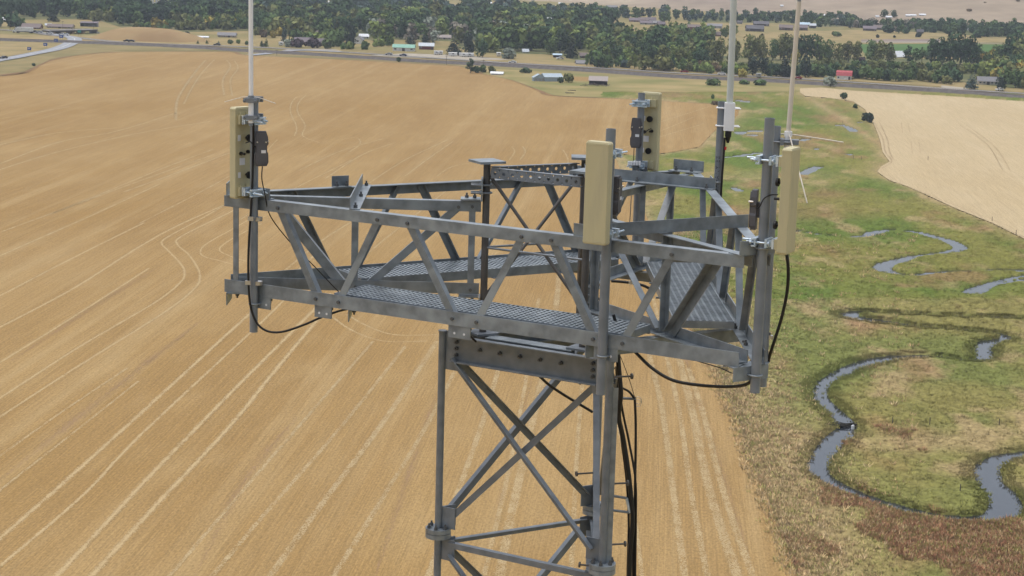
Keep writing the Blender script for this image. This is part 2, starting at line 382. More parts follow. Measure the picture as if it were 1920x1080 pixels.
for i in range(3):
    j = (i + 1) % 3
    a, b = T(i, 0), T(j, 0); L = (b - a) / side_len; out = np.cross(L, Zv)
    if out @ np.array([a[0] + b[0], a[1] + b[1], 0]) < 0: out = -out
    # head beam: channel with flanges outward, webs bolted to gussets on the legs
    bm = MB(); mid = (a + b) / 2; hl = side_len / 2 - .09
    bm.box(mid - Zv * 1.14 + out * .0, hl, .004, .094, L, out, Zv)
    bm.box(mid - Zv * 1.042 + out * .024, hl, .028, .0045, L, out, Zv); bm.box(mid - Zv * 1.238 + out * .024, hl, .028, .0045, L, out, Zv)
    beam = obj('head_beam', bm, M['steel'], mast)
    for s in (-.35, -.175, 0, .175, .35): bolt(mid + L * (s - .03) + out * .0045 - Zv * 1.12, out, beam, TBOLT)
    for e in (-1, 1):
        for z in (-1.085, -1.135, -1.185): bolt(mid + L * e * (hl - .045) + out * .0045 + Zv * z, out, beam, TBOLT)
    ib = MB(); iz = -1.065; ic = mid - out * .105 + L * .0
    ib.box(ic + Zv * -1.035, .37, .06, .004, L, out, Zv); ib.box(ic - Zv * 1.135, .37, .06, .004, L, out, Zv); ib.box(ic - Zv * 1.085, .37, .004, .0455, L, out, Zv)
    obj('cross_beam', ib, M['galv'], mast)
    for e, q in ((0, a), (1, b)):                    # gusset plates
        sgn = 1 if e == 0 else -1
        obj('gusset', MB().box(q + L * sgn * .085 - out * .012 - Zv * 1.165, .06, .005, .15, L, out, Zv), M['steel'], mast)
        obj('gusset', MB().box(q + L * sgn * .085 - out * .012 - Zv * 2.50, .06, .005, .085, L, out, Zv), M['steel'], mast)
        obj('gusset', MB().box(q + L * sgn * .085 - out * .012 - Zv * 2.76, .06, .005, .085, L, out, Zv), M['steel'], mast)
    def xb(p, q, off, w_=.05, name='diagonal_brace', up=True):
        Lq = (q - p) / np.linalg.norm(q - p); dn = np.cross(Lq, out); dn = dn if dn[2] < 0 else -dn
        leg2 = -out if up else out
        return obj(name, MB().angle(p + out * off - dn * w_ / 2, q + out * off - dn * w_ / 2, dn, leg2, w_, w_, .006), M['steel'], mast)
    xb(a + L * .10 - Zv * 1.22, b - L * .09 - Zv * 2.50, .014, up=False)
    xb(b - L * .09 - Zv * 1.22, a + L * .10 - Zv * 2.50, -.020)
    xb(a + L * .09 - Zv * 2.715, b - L * .09 - Zv * 2.715, .003, .045, 'horizontal_brace')
    xb(a + L * .11 - Zv * 2.79, b - L * .09 - Zv * 4.05, .014, up=False)
    xb(b - L * .11 - Zv * 2.79, a + L * .09 - Zv * 4.05, -.020)
low = MB()
for i in range(3):
    j = (i + 1) % 3; a, b = T(i, 0), T(j, 0); L = (b - a) / side_len
    z = 4.15
    while z < ZT - 1.6:
        low.tube([a + L * .03 - Zv * z, b - L * .03 - Zv * (z + 1.3)], .022, 5, False); low.tube([b - L * .03 - Zv * z, a + L * .03 - Zv * (z + 1.3)], .022, 5, False)
        low.tube([a - Zv * z, b - Zv * z], .02, 5, False); z += 1.45
obj('lower_bracing', low, M['steel'], mast, kind='stuff')
obj('footing', MB().prism([(1.6 * cos(2 * pi * q / 3 + pi), 1.6 * sin(2 * pi * q / 3 + pi)) for q in range(3)], (0, 0, -.3), (1, 0, 0), (0, 1, 0), Zv, .7), mat('concrete', (.35, .34, .32), .9), mast)
obj('cable_strip', MB().angle(T(1, -1.25) + np.array([.027, .0, 0]), T(1, -2.585) + np.array([.027, .0, 0]), (1, 0, 0), (0, 1, 0), .04, .04, .005), M['galv'], mast)
# climbing pegs on the far leg, and the short peg run on the right
for (p, dvec) in ((T(2, -1.55), (-.9, -.3, 0)), (T(2, -2.32), (-.9, -.3, .0)), (T(1, -2.62), (-1, .2, 0)), (T(1, -1.98), (1, .25, 0)), (T(1, -2.45), (1, .25, 0)), (T(1, -1.17), (1, .3, 0))):
    dv = np.array(dvec, float); dv /= np.linalg.norm(dv)
    pg = MB().tube([p + dv * .02, p + dv * .17], .0075, 8); pg.tube([p + dv * .165, p + dv * .177], .022, 10)
    obj('climbing_peg', pg, M['post'], mast)

# ------------------------------------------------------------------ mounting poles
def pole(name, base, z0, z1, r, label, lean=(0, 0)):
    e = empty(name, (base[0], base[1], ZT + z0), label, 'pole', 'mounting poles on the platform')
    p0 = np.array([base[0], base[1], ZT + z0]); p1 = np.array([base[0] + lean[0], base[1] + lean[1], ZT + z1])
    n = 16
    t = MB().tube([p0, p1], r, n, caps=False)
    t.tube([p0, p1], r * .86, n, caps=False); 
    V = t.v; F = t.f; k2 = 2 * n                       # rim rings so that the pipe reads as hollow
    t.add([V[q] for q in range(n)] + [V[k2 + q] for q in range(n)], [(q, n + q, n + (q + 1) % n, (q + 1) % n) for q in range(n)])
    t.add([V[n + q] for q in range(n)] + [V[k2 + n + q] for q in range(n)], [(q, (q + 1) % n, n + (q + 1) % n, n + q) for q in range(n)])
    obj('pipe', t, M['galv_pipe'], e)
    return e
def ubolt(parent, base, z, inward, r=.034, tail=.075, mat_=None, nut=True):
    inw = np.array([inward[0], inward[1], 0.0]); inw /= np.linalg.norm(inw); sd_ = np.array([-inw[1], inw[0], 0])
    c = np.array([base[0], base[1], ZT + z]); ub = MB()
    path = [c + inw * tail + sd_ * r, c + sd_ * r] + [c + sd_ * r * cos(radians(q)) - inw * r * sin(radians(q)) for q in range(15, 180, 15)] + [c - sd_ * r, c + inw * tail - sd_ * r]
    ub.tube(path, .0065, 8)
    if nut:
        for s in (1, -1): ub.hexbolt(c + inw * (tail - .022) + sd_ * r * s, inw, .012, .012)
    return obj('u_bolt', ub, mat_ or M['galv'], parent)
Lp = FP(.495, -.036, 0, 0)[:2]; R2 = FP(.495, -.036, 0, 1)[:2]; Bp = FP(.60, -.036, 0, 2)[:2]
Cp = FP(3.405, -.036, 0, 0)[:2]; Om = FP(3.40, -.036, 0, 1)[:2]; R1 = BP(2.500, 0.01, 0, 1)[:2]
poleL = pole('mounting_pole', Lp, -1.0, .725, .0305, 'galvanised pole at the left corner carrying the panel antenna that shows its labelled back')
poleR = pole('mounting_pole', R2, -.95, .80, .0305, 'right-hand pole of the pair at the right corner, behind the turned beige panel antenna')
poleB = pole('mounting_pole', Bp, -.9, .675, .0305, 'galvanised pole at the back corner in front of the rounded beige panel antenna')
poleC = pole('mounting_pole', Cp, -1.05, .745, .033, 'galvanised pole behind the large beige panel in the middle of the front side')
poleO = pole('mounting_pole', Om, -.8, .70, .031, 'pole with stencilled letters beside the thick whip antenna')
poleR1 = pole('mounting_pole', R1, -.905, .885, .0325, 'left-hand bare pole of the pair at the right corner, the tallest of the mounting poles')
for e, base, k in ((poleL, Lp, 0), (poleR, R2, 1), (poleB, Bp, 2), (poleC, Cp, 0), (poleO, Om, 1)):
    nn = fdir(k)[2]
    for z in (.045, -.785): ubolt(e, base, z, nn)
for z in (.05, -.79): ubolt(poleR1, R1, z, -bdir(1)[0], .038)

# stencilled writing that runs up the pole of the thick whip
cu = bpy.data.curves.new('stencil', 'FONT'); cu.body = 'COMPANY EE'; cu.size = .048; cu.space_character = 1.25
to = bpy.data.objects.new('stencil_tmp', cu); COL.objects.link(to); bpy.context.view_layer.update()
tm = bpy.data.meshes.new_from_object(to.evaluated_get(bpy.context.evaluated_depsgraph_get()))
COL.objects.unlink(to); bpy.data.objects.remove(to)
tv = np.array([v.co[:] for v in tm.vertices]); tf = [tuple(p.vertices) for p in tm.polygons]
ch = tv[:, 1].max(); mb = MB(); pts = []
for x, y, _ in tv:
    th = radians(-112) + (ch / 2 - y) / .031
    pts.append((Om[0] + .0316 * cos(th), Om[1] + .0316 * sin(th), ZT + -.09 + x))
mb.add(pts, tf); so_ = obj('stencilled_lettering', mb, M['ink'], poleO)

# ------------------------------------------------------------------ panel antennas
def rrect(hx, hy, r, n=4):
    out = []
    for cx, cy, a0_ in ((hx - r, hy - r, 0), (-hx + r, hy - r, 90), (-hx + r, -hy + r, 180), (hx - r, -hy + r, 270)):
        for q in range(n + 1):
            t = radians(a0_ + 90 * q / n); out.append((cx + r * cos(t), cy + r * sin(t)))
    return out
def clamp(parent, c, fwd_, z, polec, polr=.031):
    """bright zinc pipe clamp between pole and panel back"""
    f_ = np.array([fwd_[0], fwd_[1], 0]); sd_ = np.array([-f_[1], f_[0], 0])
    pc = np.array([polec[0], polec[1], ZT + z]); e = MB()
    dist = float((np.array([c[0], c[1], 0]) - np.array([pc[0], pc[1], 0])) @ f_)
    e.box(pc + f_ * (dist - .012), .008, .058, .032, f_, sd_, Zv)
    for s in (1, -1):
        e.box(pc + f_ * (dist - .012 + .036) / 2 + sd_ * .032 * s, max(.01, (dist - .012 - .036) / 2), .004, .022, f_, sd_, Zv)
    e.box(pc + f_ * .038, .008, .062, .028, f_, sd_, Zv)
    for zz in (.022, -.022): e.box(pc - f_ * .044 + Zv * zz, .014, .066, .005, f_, sd_, Zv)
    e.box(pc - f_ * .034, .004, .066, .018, f_, sd_, Zv)
    obj('pipe_clamp', e, M['zinc'], parent)
    rd = MB()
    for s in (1, -1):
        rd.tube([pc + f_ * .05 + sd_ * .046 * s, pc - f_ * (.095 + .06 * (s > 0)) + sd_ * .046 * s], .007, 8)
        rd.hexbolt(pc - f_ * .060 + sd_ * .046 * s, -f_, .014, .014); rd.hexbolt(pc + f_ * .046 + sd_ * .046 * s, f_, .012, .012)
    obj('clamp_bolt', rd, M['zinc'], parent)
PW, PD, PZ0, PZ1 = .084, .034, .0, .675
def panel(base, az, off, label, lat=0.0, dz=0.0):
    PZ0, PZ1 = dz, .675 + dz
    f_ = np.array([cos(radians(az)), sin(radians(az)), 0]); sd_ = np.array([-f_[1], f_[0], 0])
    c = np.array([base[0], base[1], 0]) + f_ * off + sd_ * lat
    e = empty('panel_antenna', (c[0], c[1], ZT + PZ0), label, 'antenna', 'beige sector panel antennas')
    b = MB(); prof = rrect(PW, PD, .007, 3)
    o_ = np.array([c[0], c[1], ZT + PZ0]); n = len(prof)
    lev = [(0, .93), (.008, 1), (PZ1 - PZ0 - .012, 1), (PZ1 - PZ0, .9)]
    V = [o_ + sd_ * p[0] * s + f_ * p[1] * s + Zv * z for z, s in lev for p in prof]
    F = [(q + i * n, (q + 1) % n + i * n, (q + 1) % n + (i + 1) * n, q + (i + 1) * n) for i in range(3) for q in range(n)]
    fl = np.dot(np.cross(sd_, f_), Zv) < 0
    b.add(V, [q[::-1] for q in F] if fl else F)
    b.add(V[:n], [tuple(range(n)) if fl else tuple(range(n))[::-1]]); b.add(V[-n:], [tuple(range(n))[::-1] if fl else tuple(range(n))])
    obj('radome', b, M['beige'], e)
    for z in (.012, PZ1 - PZ0 - .024):
        obj('end_cap', MB().prism([(x * 1.012, y * 1.02) for x, y in prof], o_ + Zv * z, sd_, f_, Zv, .010, top=True), M['beige'], e)
    back = c - f_ * (PD + .001)
    def bk(x, z): return np.array([back[0], back[1], ZT + z]) + sd_ * x
    for z in (.585 + dz, .055 + dz):                            # moulded brackets, clamps
        m = MB().box(bk(0, z) - f_ * .012, .012, .062, .032, f_, sd_, Zv)
        for x in (.04, -.02): m.prism([(0, .03), (.016, .03), (0, .062)], bk(x, z), -f_, Zv, sd_, .004)
        obj('moulded_bracket', m, M['beige'], e)
        clamp(e, back - f_ * .024, f_, z, base)
    for x, z, hx, hz in ((.048, .45 + dz, .013, .022), (.02, .275 + dz, .024, .026), (.046, .175 + dz, .012, .021)):
        obj('label_plate', MB().box(bk(x, z) - f_ * .001, .0012, hx, hz, f_, sd_, Zv), M['label'], e)
    for x, z in ((-.018, .45 + dz), (-.018, .175 + dz)):
        m = MB().tube([bk(x, z), bk(x, z) - f_ * .03], .010, 10); m.tube([bk(x, z) - f_ * .03, bk(x, z) - f_ * .045], .027, 16)
        obj('round_cap', m, M['rubber'], e)
    for x, z in ((.035, .335 + dz), (-.03, .345 + dz)):
        m = MB().tube([bk(x, z), bk(x, z) - f_ * .012], .014, 10); m.tube([bk(x, z) - f_ * .012, bk(x, z) - f_ * .05], .009, 10)
        obj('connector', m, M['rubber'], e)
    return e, f_, sd_, c
panL = panel(Lp, 137, .135, 'beige panel antenna at the left corner seen from behind, with white labels and black caps', .012)
panC = panel(Cp, -119.5, .155, 'large beige panel antenna facing the viewer in the middle of the front side')
panR = panel(R1, -27, .155, 'beige panel antenna at the right corner turned so that two of its sides show', .0, .035)
panB = panel(Bp, 66, .125, 'beige panel antenna with a rounded top at the back corner, seen from behind', -.045)

# ------------------------------------------------------------------ radio units
def radio(c, az, label, lean=0.0):
    f_ = np.array([cos(radians(az)), sin(radians(az)), 0]); sd_ = np.array([-f_[1], f_[0], 0])
    e = empty('radio_unit', (c[0], c[1], c[2] - .13), label, 'radio unit', 'slim grey radio units on the poles')
    prof = [(-.038, -.128), (.036, -.128), (.050, -.10), (.048, -.035), (.040, -.02), (.040, .02), (.050, .035), (.046, .085), (.032, .128), (-.040, .128), (-.046, .08), (-.050, .03), (-.042, .015), (-.042, -.03), (-.052, -.045), (-.050, -.10)]
    b = MB().prism(prof, np.asarray(c) - f_ * .02, sd_, Zv, f_, .034)
    b.prism([(x * .82, y * .9) for x, y in prof], np.asarray(c) + f_ * .014, sd_, Zv, f_, .010)
    obj('case', b, M['radio'], e)
    obj('label_plate', MB().box(np.asarray(c) + f_ * .0248 + sd_ * .012 - Zv * .02, .001, .017, .011, f_, sd_, Zv), M['label'], e)
    for x, z in ((-.034, .05), (.03, .05), (.048, .055)):
        obj('screw', MB().tube([np.asarray(c) + sd_ * x + Zv * z, np.asarray(c) + sd_ * x + Zv * z + f_ * .03], .006, 8), M['stainless'], e)
    obj('mount_arm', MB().box(np.asarray(c) - f_ * .035, .017, .02, .05, f_, sd_, Zv), M['radio'], e)
    return e
def P3(b, dx, dy, z): return np.array([b[0] + dx, b[1] + dy, ZT + z])
radio(P3(Lp, .062, -.06, .387), -75, 'slim grey radio unit on the left corner pole facing the viewer')
radio(P3(Bp, -.035, -.07, .338), -105, 'slim grey radio unit on the back corner pole, beside a beige panel')
radio(P3(R1, -.062, .06, .29), 165, 'grey radio unit seen edge-on behind the two poles of the right corner')
radio(P3(Cp, .058, .055, .30), -20, 'dark grey radio unit half hidden behind the large front panel')

# ------------------------------------------------------------------ whip antennas
def vtube(parent, name, p0, p1, r, m, n=14): return obj(name, MB().tube([p0, p1], r, n), m, parent)
wL0 = P3(Lp, -.012, -.085, .575)
wl = empty('whip_antenna', wL0, 'thin white whip antenna with drooping radials clamped to the left corner pole', 'antenna', 'whip antennas')
vtube(wl, 'mast_tube', wL0, wL0 + Zv * .2, .019, M['white'])
vtube(wl, 'whip', wL0 + Zv * .2 , wL0 + np.array([-.012, 0, 2.6]), .0165, M['white'])
vtube(wl, 'collar', wL0 + Zv * .17, wL0 + Zv * .2, .024, M['galv_pipe'])
vtube(wl, 'ferrule', wL0 - Zv * .02, wL0 + Zv * .005, .016, M['galv_pipe'])
for az in (192, -14, 84):
    dv = np.array([cos(radians(az)), sin(radians(az)), 0]); q = wL0 + Zv * .192
    obj('radial_rod', MB().tube([q + dv * .02, q + dv * .06 - Zv * .004, q + dv * .19 - Zv * .04], .0028, 6), M['ivory'], wl)
for z in (.04, .165):
    cl = MB(); p = wL0 + Zv * z; q = P3(Lp, 0, 0, .575 + z); d_ = (q - p); d_ /= np.linalg.norm(d_); s_ = np.array([-d_[1], d_[0], 0])
    cl.box(p - d_ * .022, .007, .05, .016, d_, s_, Zv); cl.box((p + q) / 2 - d_ * .004, .016, .05, .016, d_, s_, Zv); cl.box(q + d_ * .036, .009, .055, .02, d_, s_, Zv)
    for e_ in (1, -1): cl.tube([p - d_ * .06 + s_ * .04 * e_, q + d_ * .09 + s_ * .04 * e_], .006, 8)
    obj('pole_clamp', cl, M['galv_pipe'], wl)
wR0 = P3(R2, .075, -.01, .55)
wr = empty('whip_antenna', wR0, 'slightly leaning ivory whip antenna with a capped tip above the right corner', 'antenna', 'whip antennas')
tip = wR0 + np.array([.022, -.02, 1.06]); mid_ = wR0 + np.array([.003, -.003, .2])
vtube(wr, 'mast_tube', wR0, mid_, .021, M['white']); vtube(wr, 'whip', mid_, tip, .0155, M['ivory'])
vtube(wr, 'collar', mid_ - Zv * .015, mid_ + Zv * .02, .026, M['white']); vtube(wr, 'tip_cap', tip, tip + Zv * .02, .012, M['galv_pipe'])
for az, ln, dr in ((-4, .36, .04), (-76, .38, .40), (138, .16, .01), (110, .3, .03)):
    dv = np.array([cos(radians(az)), sin(radians(az)), 0])
    obj('radial_rod', MB().tube([mid_ + dv * .02, mid_ + dv * ln * .3 - Zv * dr * .25, mid_ + dv * ln - Zv * dr], .0048, 6), M['ivory'], wr)
cl = MB(); q = P3(R2, 0, 0, .70); p = wR0 + Zv * .15; d_ = p - q; d_[2] = 0; d_ /= np.linalg.norm(d_); s_ = np.array([-d_[1], d_[0], 0])
cl.box(q + d_ * .04, .012, .05, .02, d_, s_, Zv); cl.box(q - d_ * .042, .010, .055, .022, d_, s_, Zv); cl.box(q + d_ * .1, .05, .035, .016, d_, s_, Zv)
for e_ in (1, -1): cl.tube([q - d_ * .07 + s_ * .042 * e_, q + d_ * .11 + s_ * .042 * e_], .006, 8)
obj('pole_clamp', cl, M['steel'], wr)
wO0 = P3(Om, .062, -.03, .47)
wo = empty('whip_antenna', wO0, 'thick pale grey-green whip antenna held in a white bracket beside the lettered pole', 'antenna', 'whip antennas')
vtube(wo, 'whip', wO0 + Zv * .2, wO0 + np.array([-.025, 0, 2.4]), .0265, M['pale'], 18)
br = MB().prism(rrect(.042, .034, .008, 2), wO0, (1, 0, 0), (0, 1, 0), Zv, .225); br.box(wO0 + np.array([.008, -.037, .112]), .012, .006, .112)
obj('bracket', br, M['white'], wo)
for z in (.035, .18):
    u = MB(); c_ = wO0 + np.array([-.062, .03, z])
    path = [c_ + np.array([.15, -.066, 0]), c_ + np.array([0, -.036, 0])] + [c_ + .037 * np.array([-sin(radians(q)), -cos(radians(q)), 0]) for q in range(15, 180, 15)] + [c_ + np.array([0, .036, 0]), c_ + np.array([.15, .02, 0])]
    obj('u_bolt', u.tube(path, .0062, 8), M['white'], wo)
obj('connector', MB().tube([wO0 - Zv * .0, wO0 - Zv * .05], .026, 12).tube([wO0 - Zv * .05, wO0 - Zv * .10], [.022, .011], 12), M['rubber'], wo)

# ------------------------------------------------------------------ cables
def sm_path(pts, n=8):
    pts = [np.asarray(p, float) for p in pts]; out = []
    for i in range(len(pts) - 1):
        p0, p1, p2, p3 = pts[max(i - 1, 0)], pts[i], pts[i + 1], pts[min(i + 2, len(pts) - 1)]
        for q in range(n):
            t = q / n
            out.append(.5 * (2 * p1 + (p2 - p0) * t + (2 * p0 - 5 * p1 + 4 * p2 - p3) * t * t + (3 * p1 - p0 - 3 * p2 + p3) * t ** 3))
    out.append(pts[-1]); return out
def cable(pts, r, label, m=None, n=8, name='cable'):
    o = obj(name, MB().tube(sm_path(pts), r, n), m or M['black']); return tag(o, label, 'cable', 'black cables on the platform')
def AT(px, py, Y):                                   # where a sight line meets the upright plane y = Y (used to measure the cables)
    v = ray(px, py); p = CAM + v * ((Y - CAM[1]) / v[1]); return p
yL = Lp[1] - .05
cable([AT(475, 232, yL - .03), AT(475, 262, yL), AT(474, 300, yL), AT(473, 345, yL), AT(470, 400, yL), AT(466, 470, yL), AT(466, 530, yL), AT(470, 575, yL), AT(482, 606, yL), AT(502, 621, yL - .01), AT(530, 622, yL - .04), AT(570, 609, yL - .1), AT(615, 590, yL - .1), AT(660, 578, -.2), AT(720, 575, .0), AT(800, 590, .2)], .0085, 'black cable hanging in a loop below the left corner pole')
cable([AT(492, 312, yL), AT(491, 335, yL), AT(497, 365, yL + .02), AT(507, 405, yL + .06), AT(545, 455, yL + .14), AT(590, 500, yL + .2), AT(630, 542, yL + .2), AT(650, 560, yL + .25)], .0042, 'thin black cable running down from the radio unit of the left corner')
yR = R2[1] + .02
cable([AT(1475, 474, yR - .12), AT(1478, 505, yR - .12), AT(1476, 545, yR - .1), AT(1467, 590, yR - .08), AT(1455, 630, yR - .06), AT(1444, 664, yR - .03), AT(1440, 680, yR)], .011, 'black cable bending down from the bottom of the right corner panel')
yF = Cp[1] + .5
cable([AT(1150, 590, yF), AT(1165, 630, yF), AT(1195, 664, yF - .1), AT(1225, 692, yF - .2), AT(1262, 713, yF - .3), AT(1310, 722, -1.6), AT(1360, 725, -1.8), AT(1395, 722, -1.95), AT(1412, 712, -2.03)], .0115, 'thick black cable sagging under the bottom chord towards the right corner')
yO = Om[1] - .05
cabO = cable([AT(1359, 258, yO), AT(1357, 290, yO), AT(1354, 330, yO), AT(1352, 370, yO), AT(1352, 420, yO), AT(1354, 470, yO), AT(1352, 530, yO), AT(1340, 570, yO)], .009, 'black cable with a red band below the thick whip antenna')
obj('colour_band', MB().tube([AT(1360, 275, yO), AT(1359.6, 281, yO)], .0105, 10), M['red'], cabO)
cable([AT(1006, 700, -.3), AT(1030, 722, -.2), AT(1060, 742, -.1), AT(1085, 757, 0), AT(1110, 772, .1)], .011, 'black cable crossing behind the braces just under the head beam')
cable([AT(875, 615, -.55), AT(880, 628, -.5), AT(892, 640, -.4)], .009, 'short black cable end hanging under the front walkway by the mast leg')
cable([AT(1121, 470, -.3), AT(1119, 500, -.3), AT(1112, 530, -.3), AT(1118, 552, -.3), AT(1128, 566, -.3), AT(1150, 585, -.3), AT(1160, 602, -.3)], .0065, 'black cable dropping inside the platform behind the middle pole')
cable([AT(1146, 527, .3), AT(1162, 528, .3), AT(1180, 530, .3), AT(1205, 535, .3), AT(1225, 545, .3)], .011, 'black cable lying along the inner edge of the right walkway')
cable([AT(1189, 272, Bp[1] - .05), AT(1188, 300, Bp[1] - .05), AT(1186, 330, Bp[1] - .1), AT(1183, 380, 1.2), AT(1180, 430, 1.0)], .0035, 'thin black cable hanging from the radio unit of the back corner')
cable([AT(461, 268, yL + .02), AT(470, 266, yL - .03), AT(478, 275, yL - .03), AT(487, 268, yL - .01)], .0045, 'short black jumper between the left panel and the left radio unit')
cable([AT(1224, 241, Bp[1] + .1), AT(1216, 243, Bp[1]), AT(1208, 250, Bp[1] - .06)], .004, 'short black jumper between the back panel and the back radio unit')
cable([AT(1458, 365, R1[1] + .02), AT(1444, 366, R1[1] - .04), AT(1432, 373, R1[1] - .05), AT(1424, 388, R1[1] - .04), AT(1418, 390, R1[1])], .0045, 'thin black jumper arching across the tall bare pole to the right panel')
cable([AT(1420, 650, -1.5), AT(1390, 700, -1.75), AT(1345, 688, -1.7), AT(1290, 672, -1.6), AT(1240, 660, -1.5)], .0035, 'thin dark wire tied along the bottom chord near the right corner')
# trunk cables down the mast
cable([AT(1158, 658, -.1), AT(1161, 700, -.1), AT(1164, 740, -.1), AT(1160, 780, -.05), AT(1168, 820, 0), AT(1176, 870, 0), AT(1182, 920, 0), AT(1186, 980, 0), AT(1181, 1040, 0), AT(1180, 1100, 0), AT(1180, 1200, 0), AT(1180, 1300, 0)], .019, 'thick black trunk cable bending out from the right of the mast leg')
cable([AT(1158, 770, .05), AT(1163, 805, .05), AT(1172, 850, .05), AT(1180, 910, .05), AT(1187, 980, .05), AT(1188, 1100, .05), AT(1188, 1200, .05), AT(1188, 1300, .05)], .013, 'second black trunk cable against the thick bent one at the right of the mast')
cable([AT(1190, 745, .1), AT(1192, 800, .1), AT(1191, 900, .1), AT(1189, 1000, .1), AT(1187, 1100, .1), AT(1187, 1200, .1), AT(1187, 1300, .1)], .010, 'straight black cable hanging furthest right along the mast')
for q_, lab_ in ((-.012, 'slim black feeder cable on the left side of the trunk cable bundle'), (.016, 'slim black feeder cable on the right side of the trunk cable bundle')):
    cable([AT(1159, 690, -.05) + np.array([q_, .05, 0]), AT(1162, 760, -.05) + np.array([q_, .05, 0]), AT(1172, 830, 0) + np.array([q_ * 2, .04, 0]), AT(1182, 900, 0) + np.array([q_ * 2.5, .03, 0]), AT(1185, 980, 0) + np.array([q_ * 2, .03, 0]), AT(1183, 1100, 0) + np.array([q_ * 2.2, .03, 0]), AT(1183, 1300, 0) + np.array([q_ * 2.2, .03, 0])], .009, lab_)
cable([AT(1155, 720, .05), AT(1168, 728, .05), AT(1180, 735, .08), AT(1190, 748, .1)], .009, 'black cable arching from the mast leg to the standoff arm')
cable([AT(1162, 665, .02), AT(1172, 690, .05), AT(1182, 718, .08), AT(1190, 745, .1)], .0028, 'thin dark wire slanting from the platform to the standoff arm')
so2 = empty('cable_standoff', AT(1150, 745, .1), 'grey standoff arm with a coiled wire clip at the right of the mast', 'bracket')
obj('arm', MB().tube([AT(1150, 746, .1), AT(1192, 748, .1)], .011, 8), M['steel'], so2)
obj('coil', MB().tube([AT(1197 + 6 * cos(q), 748 + 8 * sin(q) + q * .8, .1) for q in np.linspace(0, 12, 40)], .0022, 5), M['stainless'], so2)
so3 = empty('cable_standoff', AT(1150, 935, .0), 'lower two-armed standoff bracket holding the trunk cables beside the flange', 'bracket')
obj('arm', MB().tube([AT(1150, 930, 0), AT(1175, 934, 0)], .011, 8), M['steel'], so3); obj('arm', MB().tube([AT(1150, 957, 0), AT(1181, 961, 0)], .011, 8), M['steel'], so3)
obj('clamp', MB().tube([AT(1175, 934, 0), AT(1181, 961, 0)], .012, 8), M['zinc'], so3)
# steel band that holds the loop cable to its pole, twice
for n_, (px, py) in enumerate(((478, 410), (473, 530))):
    e = empty('cable_clip', AT(px, py, yL), ('shiny band clip on the left corner pole just below the top chord', 'shiny band clip on the left corner pole at the bottom chord')[n_], 'clip')
    obj('band', MB().tube([AT(484, py - 3, Lp[1]), AT(483.8, py + 4, Lp[1])], .0325, 16), M['stainless'], e)
    obj('clip_jaw', MB().box(AT(px - 8, py, yL - .01), .02, .012, .015), M['stainless'], e)
for (px, py, Y, lab) in ((1443, 632, R2[1], 'shiny cable clip on the right corner pole beside the bent cable'), (1358, 690, -1.7, 'small shiny clip under the bottom chord near the right corner'), (1168, 594, -.5, 'small white-topped clamp lying at the end of the front walkway'), (1184, 530, .25, 'shiny clip on the cable along the right walkway')):
    e = empty('cable_clip', AT(px, py, Y), lab, 'clip')
    obj('band', MB().box(AT(px, py, Y), .022, .015, .012), M['stainless'], e); obj('screw', MB().hexbolt(AT(px, py - 3, Y), (0, 0, 1), .008, .02), M['bolt'], e)
gl = empty('ground_lug', AT(1188, 306, Bp[1] - .1), 'small white ribbed block on the clip of the back corner pole', 'block')
for q in range(5): obj('rib', MB().box(AT(1179 + 5 * q, 306, Bp[1] - .1), .009, .012, .017), M['label'], gl)
# ================================================================== LAND
def gp(p, z=0.0):
    return np.array([p[0], p[1], z]) if len(p) == 3 else G(p[0], p[1], z)      # (x, y, 'g') is already a ground point
def sheet(name, pts, m, z, label=None, cat=None, kind='structure'):
    P = [gp(p, z) for p in pts]; P = [np.array([q[0], q[1], z]) for q in P]
    area = sum(P[i][0] * P[(i + 1) % len(P)][1] - P[(i + 1) % len(P)][0] * P[i][1] for i in range(len(P)))
    if area < 0: P = P[::-1]
    o = obj(name, MB().add(P, [tuple(range(len(P)))]), m); o['kind'] = kind
    return tag(o, label, cat)
def strip(name, pts, width, m, z, uv=True, smooth=6):
    """ribbon along photo points; width in metres; u = metres along, v = 0..1 across"""
    P = np.array([gp(p)[:2] for p in pts])
    if smooth: P = np.array(sm_path([np.append(q, 0) for q in P], smooth))[:, :2]
    T = np.gradient(P, axis=0); T /= np.linalg.norm(T, axis=1)[:, None] + 1e-9
    N = np.stack([-T[:, 1], T[:, 0]], 1); W = np.interp(np.linspace(0, 1, len(P)), np.linspace(0, 1, len(width)), width) if isinstance(width, (list, tuple)) else np.full(len(P), width)
    Lc = np.concatenate([[0], np.cumsum(np.linalg.norm(np.diff(P, axis=0), axis=1))])
    return P + N * W[:, None] / 2, P - N * W[:, None] / 2, Lc
def strips(name, lines, m, z, kind='structure', label=None):
    V = []; F = []; U = []
    for pts, wd in lines:
        a, b, Lc = strip(name, pts, wd, m, z); n = len(a); o0 = len(V)
        for i in range(n):
            V += [(a[i][0], a[i][1], z), (b[i][0], b[i][1], z)]; U += [(Lc[i], 0.0), (Lc[i], 1.0)]
        for i in range(n - 1): F.append((o0 + 2 * i, o0 + 2 * i + 1, o0 + 2 * i + 3, o0 + 2 * i + 2))
    me = bpy.data.meshes.new(name); me.from_pydata(V, [], F); uvl = me.uv_layers.new(name='UVMap')
    li = np.empty(len(me.loops), dtype=np.int32); me.loops.foreach_get('vertex_index', li)
    uvl.data.foreach_set('uv', np.array(U)[li].astype(np.float32).ravel())
    me.materials.append(m); me.update(); o = bpy.data.objects.new(name, me); COL.objects.link(o)
    if kind: o['kind'] = kind
    return tag(o, label)

